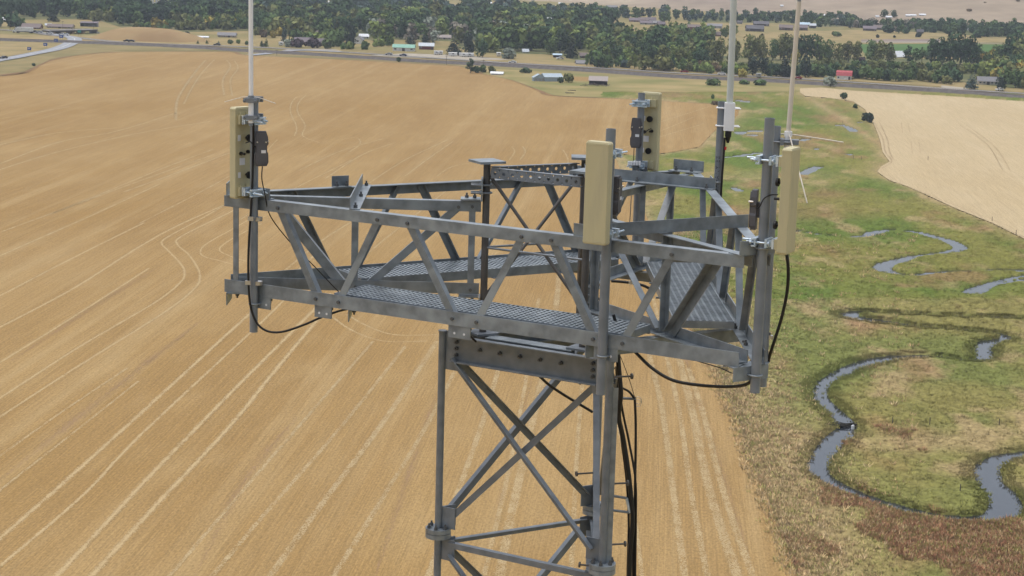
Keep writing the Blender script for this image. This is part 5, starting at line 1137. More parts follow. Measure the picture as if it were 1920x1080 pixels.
for t in (.1, .28, .5, .72): obj('pier', MB().box(a + d * Lb * t + Zv * (zt - 2.2 * s) / 2, 1.2, 4.2, (zt - 2.2 * s) / 2, d, nb_, Zv), pier_m, e)
obj('abutment', MB().prism([(0, -.2), (9 * s, -.2), (0, zt - .2 * s)], b - d * 1.0 - nb_ * 5, d, Zv, nb_, 10), conc, e)
gs = G(149, 69); eg = empty('road_sign', gs, 'green road sign under the overpass', 'sign')
obj('board', MB().box(gs + Zv * 4.0, 3.2 * s, .08, 2.4 * s), mat('sign_green', (.03, .22, .17), .5), eg); obj('leg', MB().tube([gs + np.array([-1, .15, 0]), gs + np.array([-1, .15, 4])], .1, 6), rm, eg); obj('leg', MB().tube([gs + np.array([1, .15, 0]), gs + np.array([1, .15, 4])], .1, 6), rm, eg)
sb = mat('sign_blue', (.03, .085, .34), .5)
for px, py, lab in ((55, 97, 'nearest of the blue road signs along the ramp'), (85, 89, 'second blue road sign along the ramp'), (105, 81, 'third blue road sign along the ramp'), (115, 74, 'furthest and smallest blue road sign along the ramp, by the bend')):
    p = G(px, py); s2 = mpp(px, py); z_ = 5.5 * s2; e = empty('road_sign', p, lab, 'sign', 'blue road signs along the ramp')
    obj('board', MB().box(p + Zv * z_, 3.6 * s2, .07, 2.6 * s2), sb, e)
    for x in (-2, 2): obj('leg', MB().tube([p + np.array([x * s2, .12, 0]), p + np.array([x * s2, .12, z_])], .08, 6), rm, e)
    for x in (-1.6, .3): obj('panel_mark', MB().box(p + np.array([x * s2, -.09, z_ + .2 * s2]), .7 * s2, .02, .7 * s2), trim, e)
for px, py, hp, lab in ((19, 57, 20, 'light pole left of the white truck'), (37, 55, 20, 'light pole above the white truck'), (118, 58, 18, 'light pole at the middle of the overpass'), (175, 58, 24, 'light pole at the right end of the overpass'), (837, 122, 18, 'utility pole by the railway left of the field corner'), (519, 104, 11, 'thin post at the side road mouth'), (906, 136, 24, 'utility pole among the shrubs at the field corner'), (1238, 128, 12, 'utility pole in the roadside tree line')):
    p = G(px, py); s2 = mpp(px, py); e = empty('utility_pole', p, lab, 'pole'); obj('shaft', MB().tube([p, p + Zv * hp * s2], [.16, .11], 6), fpm, e); obj('crossarm', MB().box(p + Zv * (hp * s2 - .5), 1.0, .08, .08), fpm, e)

# ================================================================== VEHICLES
def car_meshes():
    L, Wd = 2.25, .88
    prof = [(-L, .35), (-L, .72), (-L * .9, .9), (-L * .42, .96), (-L * .18, 1.42), (L * .42, 1.46), (L * .75, 1.02), (L * .97, .95), (L, .6), (L, .35)]
    body = MB().prism(prof[::-1], (0, Wd, 0), (1, 0, 0), (0, 0, 1), (0, -1, 0), 2 * Wd)
    gl_ = MB()
    for y in (-Wd - .012, Wd + .012):
        q = [(-L * .36, 1.0), (L * .62, 1.02), (L * .40, 1.38), (-L * .17, 1.35)]; gl_.add([(x, y, z) for x, z in q], [(0, 1, 2, 3) if y < 0 else (3, 2, 1, 0)])
    gl_.add([(-L * .42 - .01, y, .98) for y in (-.75, .75)] + [(-L * .19 - .01, y, 1.39) for y in (.7, -.7)], [(0, 3, 2, 1)])
    gl_.add([(L * .75 + .015, y, 1.04) for y in (-.75, .75)] + [(L * .43 + .015, y, 1.43) for y in (.7, -.7)], [(0, 1, 2, 3)])
    wh = MB().tube([(0, -.11, 0), (0, .11, 0)], .34, 12)
    lt = MB().box((0, 0, 0), .03, .16, .08)
    return [mesh_of(n_, m_) for n_, m_ in (('body', body), ('windows', gl_), ('wheel', wh), ('headlight', lt))]
CARM = car_meshes(); tyre = mat('tyre', (.02, .02, .02), .9); lens_m = mat('lamp_lens', (.7, .7, .68), .2)
for me, m_ in zip(CARM, (W_['white'], glass, tyre, lens_m)): me.materials.append(m_)
PAINT = {k: mat('car_paint_' + k, c, .3, .2) for k, c in dict(white=(.72, .72, .72), dark=(.03, .032, .04), silver=(.35, .36, .38), blue=(.05, .07, .15), red=(.32, .03, .035), grey=(.14, .14, .15)).items()}
def car(px, py, col, label, yaw=0.0, z=.35, sc=1.0, group='cars on the road'):
    p = G(px, py); e = empty('car', (p[0], p[1], z), label, 'car', group, radians(yaw)); e.scale = (sc,) * 3
    def ch(n_, me, loc=(0, 0, 0)):
        o = bpy.data.objects.new(n_, me); COL.objects.link(o); o.parent = e; o.location = loc; return o
    b_ = ch('body', CARM[0]); b_.material_slots[0].link = 'OBJECT'; b_.material_slots[0].material = PAINT[col]
    ch('windows', CARM[1])
    for x in (-1.4, 1.4):
        for y in (-.8, .8): ch('wheel', CARM[2], (x, y, .34))
    for y in (-.6, .6): ch('headlight', CARM[3], (-2.26, y, .7))
for px, py, col, lab, yaw in ((7, 111, 'dark', 'dark car on the ramp at the left edge', 62), (238, 79, 'dark', 'left of two dark cars on the highway beyond the embankment foot', -4), (246, 79.5, 'dark', 'right of two dark cars on the highway beyond the embankment foot', -4), (407, 86, 'dark', 'black car on the highway left of the left whip antenna', -4),
    (729, 104, 'silver', 'silver car on the highway in front of the mint-roofed shed', -5), (756, 106, 'blue', 'dark blue car on the highway right of the silver one', -5), (961, 119, 'white', 'white car on the highway above the blue-grey metal barn', -5), (1353, 141, 'white', 'white car on the road just left of the thick whip antenna', -4), (1283, 137, 'red', 'dark red car on the road at the end of the tree line', -4), (1496, 149, 'red', 'red car parked by the road right of the ivory whip', 8),
    (477, 98, 'silver', 'pale car turning at the side road mouth', 25), (1050, 112, 'white', 'white car parked beside the blue-roofed carport', 30), (1874, 171, 'white', 'white vehicle parked in front of the ranch house', 24), (65, 62, 'dark', 'dark car right behind the white truck', -6), (74, 62.5, 'silver', 'silver car following the dark one behind the truck', -6), (93, 65, 'white', 'white car where the ramp leaves the overpass', -6), (116, 67, 'white', 'left white car under the overpass', -6), (123, 67.5, 'white', 'right white car under the overpass', -6)):
    car(px, py, col, lab, yaw, .4 if px < 140 else .32, 1.15)
for px, py, lab in ((818, 103, 'left white box trailer beside the road right of the dark red barn'), (826, 103, 'right white box trailer beside the road right of the dark red barn'), (849, 106, 'white camper parked under the dark conifer'), (869, 107, 'left white camper parked right of the dark conifer'), (880, 107, 'right white camper parked right of the dark conifer'), (935, 106, 'white camper left of the silver roadside bush'), (1422, 146, 'grey trailer parked under the dark trees right of the golden bush'), (527, 86, 'white trailer parked left of the grey-green bushy tree')):
    p = G(px, py); e = empty('trailer', (p[0], p[1], .25), lab, 'trailer'); c_ = p + Zv * 1.6
    b_ = MB().prism(rrect(1.5, 1.15, .35, 2), c_ + np.array([-3.0 if px in (849, 869, 880) else -1.6, 0, .15]), (0, 1, 0), (0, 0, 1), (1, 0, 0), 6.0 if px in (849, 869, 880) else 3.2)
    obj('box', b_, W_['white'] if px != 1422 else W_['grey'], e); obj('window', MB().box(c_ + np.array([.3, -1.52, .4]), .6, .03, .3), glass, e)
    for x in (-.6, .6): obj('wheel', MB().tube([p + np.array([x, -1.3, .6]), p + np.array([x, -1.0, .6])], .38, 10), tyre, e)
# articulated truck heading left on the overpass approach
p = G(43, 62.5); e = empty('truck', (p[0], p[1], .3), 'white articulated truck on the road left of the overpass', 'truck'); tw = .95 * mpp(43, 62) / .30
c_ = p + Zv * .3
obj('trailer_box', MB().box(c_ + np.array([1.6, 0, 2.75]), 5.9, 1.3, 1.55), W_['white'], e)
cab = MB().prism([(-7.4, .7), (-4.6, .7), (-4.6, 3.9), (-5.6, 3.7), (-6.3, 2.5), (-7.3, 2.1)][::-1], c_ + np.array([0, 1.2, 0]), (1, 0, 0), (0, 0, 1), (0, -1, 0), 2.4)
obj('cab', cab, W_['white'], e); obj('window', MB().box(c_ + np.array([-5.7, -1.22, 2.75]), .35, .02, .35), glass, e)
obj('chassis', MB().box(c_ + np.array([.6, 0, .95]), 6.6, .5, .18), tyre, e)
for x in (-6.6, -4.0, -3.0, 5.6, 6.7):
    for y in (-1.1, 1.1): obj('wheel', MB().tube([c_ + np.array([x, y - .15, .52]), c_ + np.array([x, y + .15, .52])], .52, 12), tyre, e)
# ================================================================== TREES
def crown_mesh(name, kind, seed, nq):
    r = np.random.default_rng(seed); V = []; N = []
    lobes = []
    if kind == 'round':
        for i in range(11):
            a = r.uniform(0, 2 * pi); z = r.uniform(.20, .82); rad = .30 * math.sqrt(max(.05, 1 - ((z - .48) / .5) ** 2)) * r.uniform(.35, 1.0)
            lobes.append((rad * cos(a), rad * sin(a), z, r.uniform(.13, .21)))
        lobes.append((0, 0, .50, .27)); lobes.append((0, 0, .80, .17)); lobes.append((.08, 0, .24, .19))
    elif kind == 'tall':
        for i in range(12):
            a = r.uniform(0, 2 * pi); z = r.uniform(.2, .88); rad = .16 * r.uniform(.3, 1)
            lobes.append((rad * cos(a), rad * sin(a), z, r.uniform(.09, .15) * (1.1 - .4 * z)))
        lobes.append((0, 0, .5, .17)); lobes.append((0, 0, .9, .08))
    elif kind == 'bush':
        for i in range(9):
            a = r.uniform(0, 2 * pi); rad = r.uniform(.1, .5)
            lobes.append((rad * cos(a), rad * sin(a), r.uniform(.25, .6), r.uniform(.24, .36)))
        lobes.append((0, 0, .5, .42))
    elif kind == 'spruce':
        for i in range(14):
            z = .10 + .86 * i / 13
            rad = .24 * (1 - z) + .015
            for q in range(max(2, int(7 * (1 - z) + 1))):
                a = r.uniform(0, 2 * pi); lobes.append((rad * .6 * cos(a), rad * .6 * sin(a), z, .035 + rad * .45))
    L = np.array(lobes); wts = L[:, 3] ** 2; wts /= wts.sum()
    k = r.choice(len(L), nq, p=wts)
    d = r.normal(0, 1, (nq, 3)); d[:, 2] += .25; d /= np.linalg.norm(d, axis=1)[:, None]
    rad = L[k, 3] * r.uniform(.72, 1.06, nq)
    P = L[k, :3] + d * rad[:, None]
    n_ = d + r.normal(0, .45, (nq, 3)); n_ /= np.linalg.norm(n_, axis=1)[:, None]
    up = r.normal(0, 1, (nq, 3)); a = np.cross(n_, up); a /= np.linalg.norm(a, axis=1)[:, None]; b = np.cross(n_, a)
    s = {'round': .052, 'tall': .042, 'bush': .10, 'spruce': .036}[kind] * math.sqrt(700 / nq) * r.uniform(.55, 1.25, nq)
    a *= s[:, None]; b *= (s * r.uniform(.6, 1.0, nq))[:, None]
    q0 = P - a * .9 - b * .3; q1 = P + a * .2 - b; q2 = P + a + b * .25; q3 = P - a * .15 + b
    V = np.stack([q0, q1, q2, q3], 1).reshape(-1, 3)
    tone = np.repeat(r.uniform(.72, 1.3, nq), 4); V[:, 2] = np.maximum(V[:, 2], .01)
    me = np_mesh(name, V, np.arange(nq * 4).reshape(-1, 4), np.stack([tone] * 3, -1)); return me
def leaf_mat(name, col):
    m = mat(name, col, .9, 0, .15); n = m.node_tree.nodes; l = m.node_tree.links; b = n['Principled BSDF']
    a = n.new('ShaderNodeAttribute'); a.attribute_name = 'tint'; oi = n.new('ShaderNodeObjectInfo')
    h = n.new('ShaderNodeHueSaturation'); h.inputs['Color'].default_value = (*col, 1)
    r1 = n.new('ShaderNodeMapRange'); r1.inputs[3].default_value = .488; r1.inputs[4].default_value = .512; l.new(oi.outputs['Random'], r1.inputs[0]); l.new(r1.outputs[0], h.inputs['Hue'])
    mm = n.new('ShaderNodeMath'); mm.operation = 'MULTIPLY'; mm.inputs[1].default_value = 7.31; l.new(oi.outputs['Random'], mm.inputs[0])
    fr = n.new('ShaderNodeMath'); fr.operation = 'FRACT'; l.new(mm.outputs[0], fr.inputs[0])
    r2 = n.new('ShaderNodeMapRange'); r2.inputs[3].default_value = .82; r2.inputs[4].default_value = 1.2; l.new(fr.outputs[0], r2.inputs[0]); l.new(r2.outputs[0], h.inputs['Value'])
    x = n.new('ShaderNodeMix'); x.data_type = 'RGBA'; x.blend_type = 'MULTIPLY'; x.inputs[0].default_value = 1; l.new(h.outputs[0], x.inputs[6]); l.new(a.outputs['Color'], x.inputs[7]); l.new(x.outputs[2], b.inputs['Base Color'])
    g = n.new('ShaderNodeNewGeometry'); vm = n.new('ShaderNodeVectorMath'); vm.operation = 'SCALE'; vm.inputs['Scale'].default_value = .78; l.new(g.outputs['Normal'], vm.inputs[0])
    va = n.new('ShaderNodeVectorMath'); va.operation = 'ADD'; va.inputs[1].default_value = (0, 0, .22); l.new(vm.outputs[0], va.inputs[0])
    vn = n.new('ShaderNodeVectorMath'); vn.operation = 'NORMALIZE'; l.new(va.outputs[0], vn.inputs[0]); l.new(vn.outputs[0], b.inputs['Normal'])
    return m
LEAF = {k: leaf_mat('foliage_' + k, c_) for k, c_ in dict(dark=(.052, .088, .040), mid=(.090, .135, .046), olive=(.150, .160, .056), light=(.180, .225, .062), gold=(.31, .245, .06), blue=(.080, .115, .098), silver=(.24, .27, .21), deep=(.034, .050, .034), rust=(.165, .125, .066), grey=(.20, .18, .14), purple=(.065, .046, .050)).items()}
BARK = mat('grey_bark', (.10, .085, .07), .95)
CROWN = {k: [crown_mesh('crown', k, 100 + 7 * i + len(k), q) for i in range(v)] for k, v, q in (('round', 6, 620), ('tall', 5, 520), ('bush', 5, 260), ('spruce', 4, 560))}
for k in CROWN:
    for me in CROWN[k]: me.materials.append(LEAF['mid'])
tb = MB().tube([(0, 0, -.02), (0, 0, .35), (.01, 0, .7)], [.022, .016, .006], 6)
for q_ in range(5):
    a = q_ * 1.3; tb.tube([(0, 0, .25 + .07 * q_), (.12 * cos(a), .12 * sin(a), .45 + .07 * q_)], [.010, .004], 4)
TRUNK = mesh_of('trunk', tb); TRUNK.materials.append(BARK)
n_tree = [0]
def tree(p, h, kind, leaf, label, group=None, name='tree', wid=1.0, cat='tree', i=None):
    me = CROWN[kind][(i if i is not None else n_tree[0]) % len(CROWN[kind])]; n_tree[0] += 1
    e = empty(name, (p[0], p[1], p[2]), label, cat, group, random.uniform(0, 6.28))
    c_ = bpy.data.objects.new('crown', me); COL.objects.link(c_); c_.parent = e; c_.scale = (h * wid, h * wid, h)
    c_.material_slots[0].link = 'OBJECT'; c_.material_slots[0].material = LEAF[leaf]
    t_ = bpy.data.objects.new('trunk', TRUNK); COL.objects.link(t_); t_.parent = e; t_.scale = (h, h, h * (.5 if kind == 'bush' else 1.0))
    return e
def ht(px, py, hpx): return hpx * mpp(px, py)
KN = {'round': 'cottonwood', 'tall': 'poplar_tree', 'bush': 'shrub', 'spruce': 'spruce_tree'}
# single trees one can point at: base pixel, height in pixels
HERO = [
 (1229, 110, 62, 'round', 'dark', 1.05, 'huge round dark green tree towering over the wood right of the weathered shed'),
 (1071, 109, 37, 'spruce', 'deep', 1.6, 'very dark broad conifer left of the small brown house beyond the railway'),
 (851, 104, 36, 'spruce', 'deep', 1.7, 'dark conifer right of the white trailers beside the road'),
 (880, 106, 44, 'round', 'deep', .75, 'tall dark tree above the parked white vehicles beside the road'),
 (905, 108, 36, 'round', 'dark', .9, 'dark broad tree left of the silver bush by the road'),
 (656, 90, 46, 'round', 'deep', .7, 'tall blackish tree left of the white gabled house'),
 (770, 84, 22, 'spruce', 'deep', 1.9, 'dark pair of conifers behind the mint-roofed shed'),
 (797, 82, 20, 'spruce', 'deep', 2.0, 'dark tree directly behind the dark red barn'),
 (1412, 142, 36, 'round', 'deep', 1.1, 'dark blue-green tree right of the golden bush'),
 (1434, 143, 34, 'round', 'deep', 1.0, 'dark tree over the parked trailer by the road'),
 (1471, 145, 50, 'spruce', 'deep', 1.2, 'tall black conifer between the two right-hand whip antennas'),
 (1510, 146, 40, 'round', 'deep', .9, 'dark spreading tree above the red car'),
 (1392, 146, 18, 'bush', 'gold', .85, 'bright yellow autumn bush at the roadside'),
 (1488, 124, 30, 'round', 'gold', .9, 'yellow-green tree just behind the tall black conifer'),
 (1557, 163, 20, 'bush', 'silver', .9, 'round silvery bush in front of the red-roofed barn'),
 (955, 110, 23, 'bush', 'silver', 1.0, 'round silver bush on the far side of the road'),
 (1821, 168, 29, 'spruce', 'blue', 1.9, 'blue-green spruce left of the long low ranch house'),
 (1876, 170, 26, 'round', 'deep', 1.1, 'dark tree half covering the right end of the ranch house'),
 (882, 137, 28, 'tall', 'dark', 1.2, 'upright dark tree at the field corner left of the small white shed'),
 (893, 137, 14, 'bush', 'dark', .8, 'low dark shrub beside the upright tree at the field corner'),
 (905, 136, 16, 'bush', 'mid', .7, 'middle shrub of the clump left of the small white shed'),
 (921, 137, 14, 'bush', 'olive', .9, 'olive shrub touching the small white shed'),
 (985, 137, 11, 'bush', 'dark', 1.6, 'wide low dark shrub left of the blue-grey metal barn'),
 (1066, 155, 19, 'bush', 'olive', .8, 'taller rounded shrub at the right end of the blue-grey metal barn'),
 (1052, 156, 12, 'bush', 'dark', .9, 'low dark shrub against the right wall of the blue-grey metal barn'),
 (1340, 160, 14, 'bush', 'mid', 1.7, 'green shrub below the railway left of the thick whip antenna'),
 (1426, 160, 12, 'bush', 'mid', 1.9, 'wide low shrub below the railway between the two whips'),
 (1395, 158, 9, 'bush', 'mid', 1.9, 'small green shrub below the railway right of the thick whip antenna'),
 (1628, 230, 20, 'bush', 'deep', 1.0, 'dark thorny bush at the edge of the pale field'),
 (1583, 186, 13, 'bush', 'dark', .9, 'small dark shrub at the top corner of the pale field'),
 (1603, 204, 10, 'bush', 'dark', .8, 'small shrub on the pale field edge above the dark thorny bush'),
 (1336, 186, 10, 'bush', 'mid', .6, 'tiny upright shrub in the meadow behind the lettered pole'),
 (1342, 197, 9, 'bush', 'rust', 1.4, 'low reddish-brown shrub just above the lettered pole'),
 (748, 116, 9, 'bush', 'dark', .9, 'single small green shrub between the railway and the stubble'),
 (533, 81, 30, 'round', 'blue', .55, 'upright dark blue-green tree left of the purple-leaved tree by the houses'),
 (541, 88, 16, 'bush', 'silver', .9, 'grey-green bushy tree in front of the brown houses'),
 (558, 89, 17, 'bush', 'purple', 1.2, 'purple-leaved tree in front of the left brown house'),
 (586, 90, 20, 'bush', 'purple', 1.1, 'larger purple-leaved tree between the brown houses'),
 (614, 92, 21, 'bush', 'mid', 1.1, 'rounded green tree at the right end of the brown houses'),
 (491, 88, 14, 'spruce', 'dark', 1.4, 'small narrow conifer right of the left whip antenna'),
 (499, 88, 16, 'spruce', 'mid', 1.4, 'second small conifer right of the left whip antenna'),
 (310, 64, 19, 'bush', 'mid', .8, 'bright green bushy tree on top of the brown embankment'),
 (299, 62, 13, 'bush', 'mid', .8, 'smaller green bush left of the one on the brown embankment'),
 (100, 41, 21, 'spruce', 'deep', 2.2, 'broad dark conifer behind the overpass'),
 (352, 68, 9, 'bush', 'deep', 1.2, 'dark round bush left of the long white roof'),
 (63, 124, 6, 'bush', 'dark', .9, 'tiny shrub on the ramp verge at the stubble edge'),
 (371, 82, 7, 'spruce', 'dark', 1.6, 'first of the small trees in a row by the road, left of the black car'),
 (388, 82, 8, 'spruce', 'mid', 1.6, 'second of the small trees in a row by the road, left of the black car'),
 (410, 84, 8, 'spruce', 'dark', 1.4, 'narrow small tree just above the black car'),
 (431, 83, 9, 'bush', 'mid', 1.0, 'small leafy tree right of the black car'),
 (446, 82, 9, 'bush', 'light', .7, 'thin pale roadside tree right of the black car'),
 (463, 84, 8, 'bush', 'mid', .8, 'small round tree left of the left whip antenna'),
 (1775, 158, 17, 'bush', 'olive', 1.0, 'rounded olive bush at the end of the hedge left of the blue spruce'),
 (1615, 120, 14, 'bush', 'purple', .8, 'purplish bush left of the white steep-roofed house'),
 (1640, 122, 12, 'bush', 'deep', 1.2, 'dark bush just left of the white steep-roofed house'),
 (1722, 70, 9, 'bush', 'deep', 1.1, 'dark round bush standing alone in the dry field'),
 (1645, 71, 7, 'bush', 'deep', .9, 'small dark bush at the left of the dry field'),
 (1677, 71, 5, 'bush', 'deep', .9, 'tiny dark bush in the middle of the dry field'),
 (1566, 68, 10, 'bush', 'mid', 1.2, 'left shrub of the pair alone in the tan field'), (1571, 69, 9, 'bush', 'mid', 1.2, 'right shrub of the pair alone in the tan field'),
]
for px, py, hp, kind, leaf, wd, lab in HERO:
    tree(G(px, py), ht(px, py, hp), kind, leaf, lab, None, KN[kind], wd, 'shrub' if kind == 'bush' else 'tree')
leaf_word = {'olive': 'olive', 'dark': 'dark green', 'mid': 'green'}
MARKS = [(757, 96, 'mint-roofed shed'), (799, 93, 'dark red barn'), (672, 82, 'white gabled house'), (833, 74, 'low beige-roofed house'), (1045, 108, 'blue-roofed carport'), (1096, 109, 'small brown house'), (1584, 150, 'red-roofed barn'), (1853, 159, 'ranch house'), (1686, 108, 'white steep-roofed house'), (1028, 40, 'bright white barn'), (425, 70, 'grey-roofed long house'), (373, 71, 'very low white shed'), (568, 84, 'left brown house'), (604, 86, 'right brown house'), (58, 54, 'brown roof behind the truck'), (112, 53, 'long roof behind the overpass'), (166, 50, 'filling station canopy'), (1301, 58, 'dark red house'), (1341, 53, 'grey-roofed house'), (1416, 59, 'large dark lodge'), (1475, 57, 'left brown lodge'), (1503, 57, 'right brown lodge'), (1632, 58, 'dark house by the dry field'), (1200, 41, 'reddish houses'), (1228, 46, 'grey estate house'), (985, 99, 'pale-roofed cottage'), (1229, 110, 'huge round dark tree'), (1071, 109, 'dark broad conifer'), (955, 110, 'silver roadside bush'), (851, 104, 'dark roadside conifer'), (656, 90, 'tall blackish tree'), (1392, 146, 'golden bush'), (1471, 145, 'tall black conifer'), (1821, 168, 'blue-green spruce')]
def where(px, py):
    x, y, n_ = min(MARKS, key=lambda m_: hypot(m_[0] - px, (m_[1] - py) * 2.2))
    v_ = 'behind' if py < y - 7 else 'in front' if py > y + 5 else ''
    h_ = 'left' if px < x - 8 else 'right' if px > x + 8 else ''
    f_ = ('far ' if abs(px - x) > 55 else '') + h_ if h_ else ''
    if v_ == 'behind': return ('behind and ' + f_ + ' of the ' if f_ else 'directly behind the ') + n_
    if v_ == 'in front': return ('in front and ' + f_ + ' of the ' if f_ else 'directly in front of the ') + n_
    return (f_ + ' of the ' if f_ else 'right beside the ') + n_
# rows of cottonwoods behind the railway on the right
ROWT = [(1328, 120, 46, 'olive'), (1350, 120, 50, 'olive'), (1374, 119, 50, 'olive'), (1404, 118, 52, 'olive'), (1425, 118, 54, 'olive'), (1449, 113, 40, 'mid'), (1463, 112, 48, 'olive'), (1480, 113, 50, 'olive'), (1500, 114, 50, 'dark'), (1518, 115, 50, 'dark'), (1536, 116, 48, 'mid'), (1552, 117, 42, 'mid'), (1570, 117, 36, 'olive'), (1590, 117, 40, 'olive'), (1606, 117, 40, 'olive'), (1632, 118, 42, 'mid'), (1650, 119, 44, 'olive'), (1668, 118, 38, 'olive'), (1702, 118, 32, 'dark'), (1716, 119, 28, 'mid'), (1728, 119, 30, 'mid'), (1745, 120, 46, 'dark'), (1762, 121, 52, 'dark'), (1780, 121, 58, 'dark'), (1800, 122, 60, 'dark'), (1818, 123, 56, 'dark'), (1830, 122, 40, 'mid'), (1870, 122, 36, 'mid'), (1890, 124, 58, 'dark'), (1904, 126, 66, 'dark'), (1920, 128, 68, 'olive'), (1940, 130, 66, 'dark'), (1965, 130, 60, 'mid')]
for px, py, hp, leaf in ROWT:
    tree(G(px, py), ht(px, py, hp), 'round' if hp > 35 else 'tall', leaf, f'tall {leaf_word[leaf]} cottonwood {where(px, py)}', 'cottonwoods behind the railway', 'cottonwood', .82 if hp > 35 else 1.2)
# hedge of bushes behind the road on the right
for px in range(1525, 1800, 11):
    py = 141 + (px - 1525) * .055 + random.uniform(-3, 3)
    tree(G(px, py), ht(px, py, random.uniform(19, 27)), 'bush', random.choice(['mid', 'mid', 'dark', 'mid', 'olive']), f'bushy hedge shrub {where(px, py)}', 'hedge shrubs by the road', 'shrub', random.uniform(.7, .9), 'shrub')
for px in range(1530, 1960, 15):
    py = 128 + (px - 1525) * .03 + random.uniform(-3, 3)
    tree(G(px, py), ht(px, py, random.uniform(14, 22)), 'bush', random.choice(['mid', 'olive', 'dark', 'light', 'gold' if px > 1700 else 'olive']), f'shrub behind the roadside hedge, {where(px, py)}', 'shrubs in front of the cottonwoods', 'shrub', random.uniform(.7, 1.0), 'shrub')
# low green trees lining the far side of the road in the middle
for px in range(1100, 1330, 9):
    py = 124 + (px - 1100) * .05 + random.uniform(-2, 2)
    tree(G(px, py), ht(px, py, random.uniform(16, 30)), random.choice(['bush', 'tall', 'bush', 'tall']), random.choice(['mid', 'light', 'blue', 'dark', 'mid', 'olive']), f'leafy roadside tree {where(px, py)}', 'trees lining the far side of the road', 'tree', random.uniform(.8, 1.1))

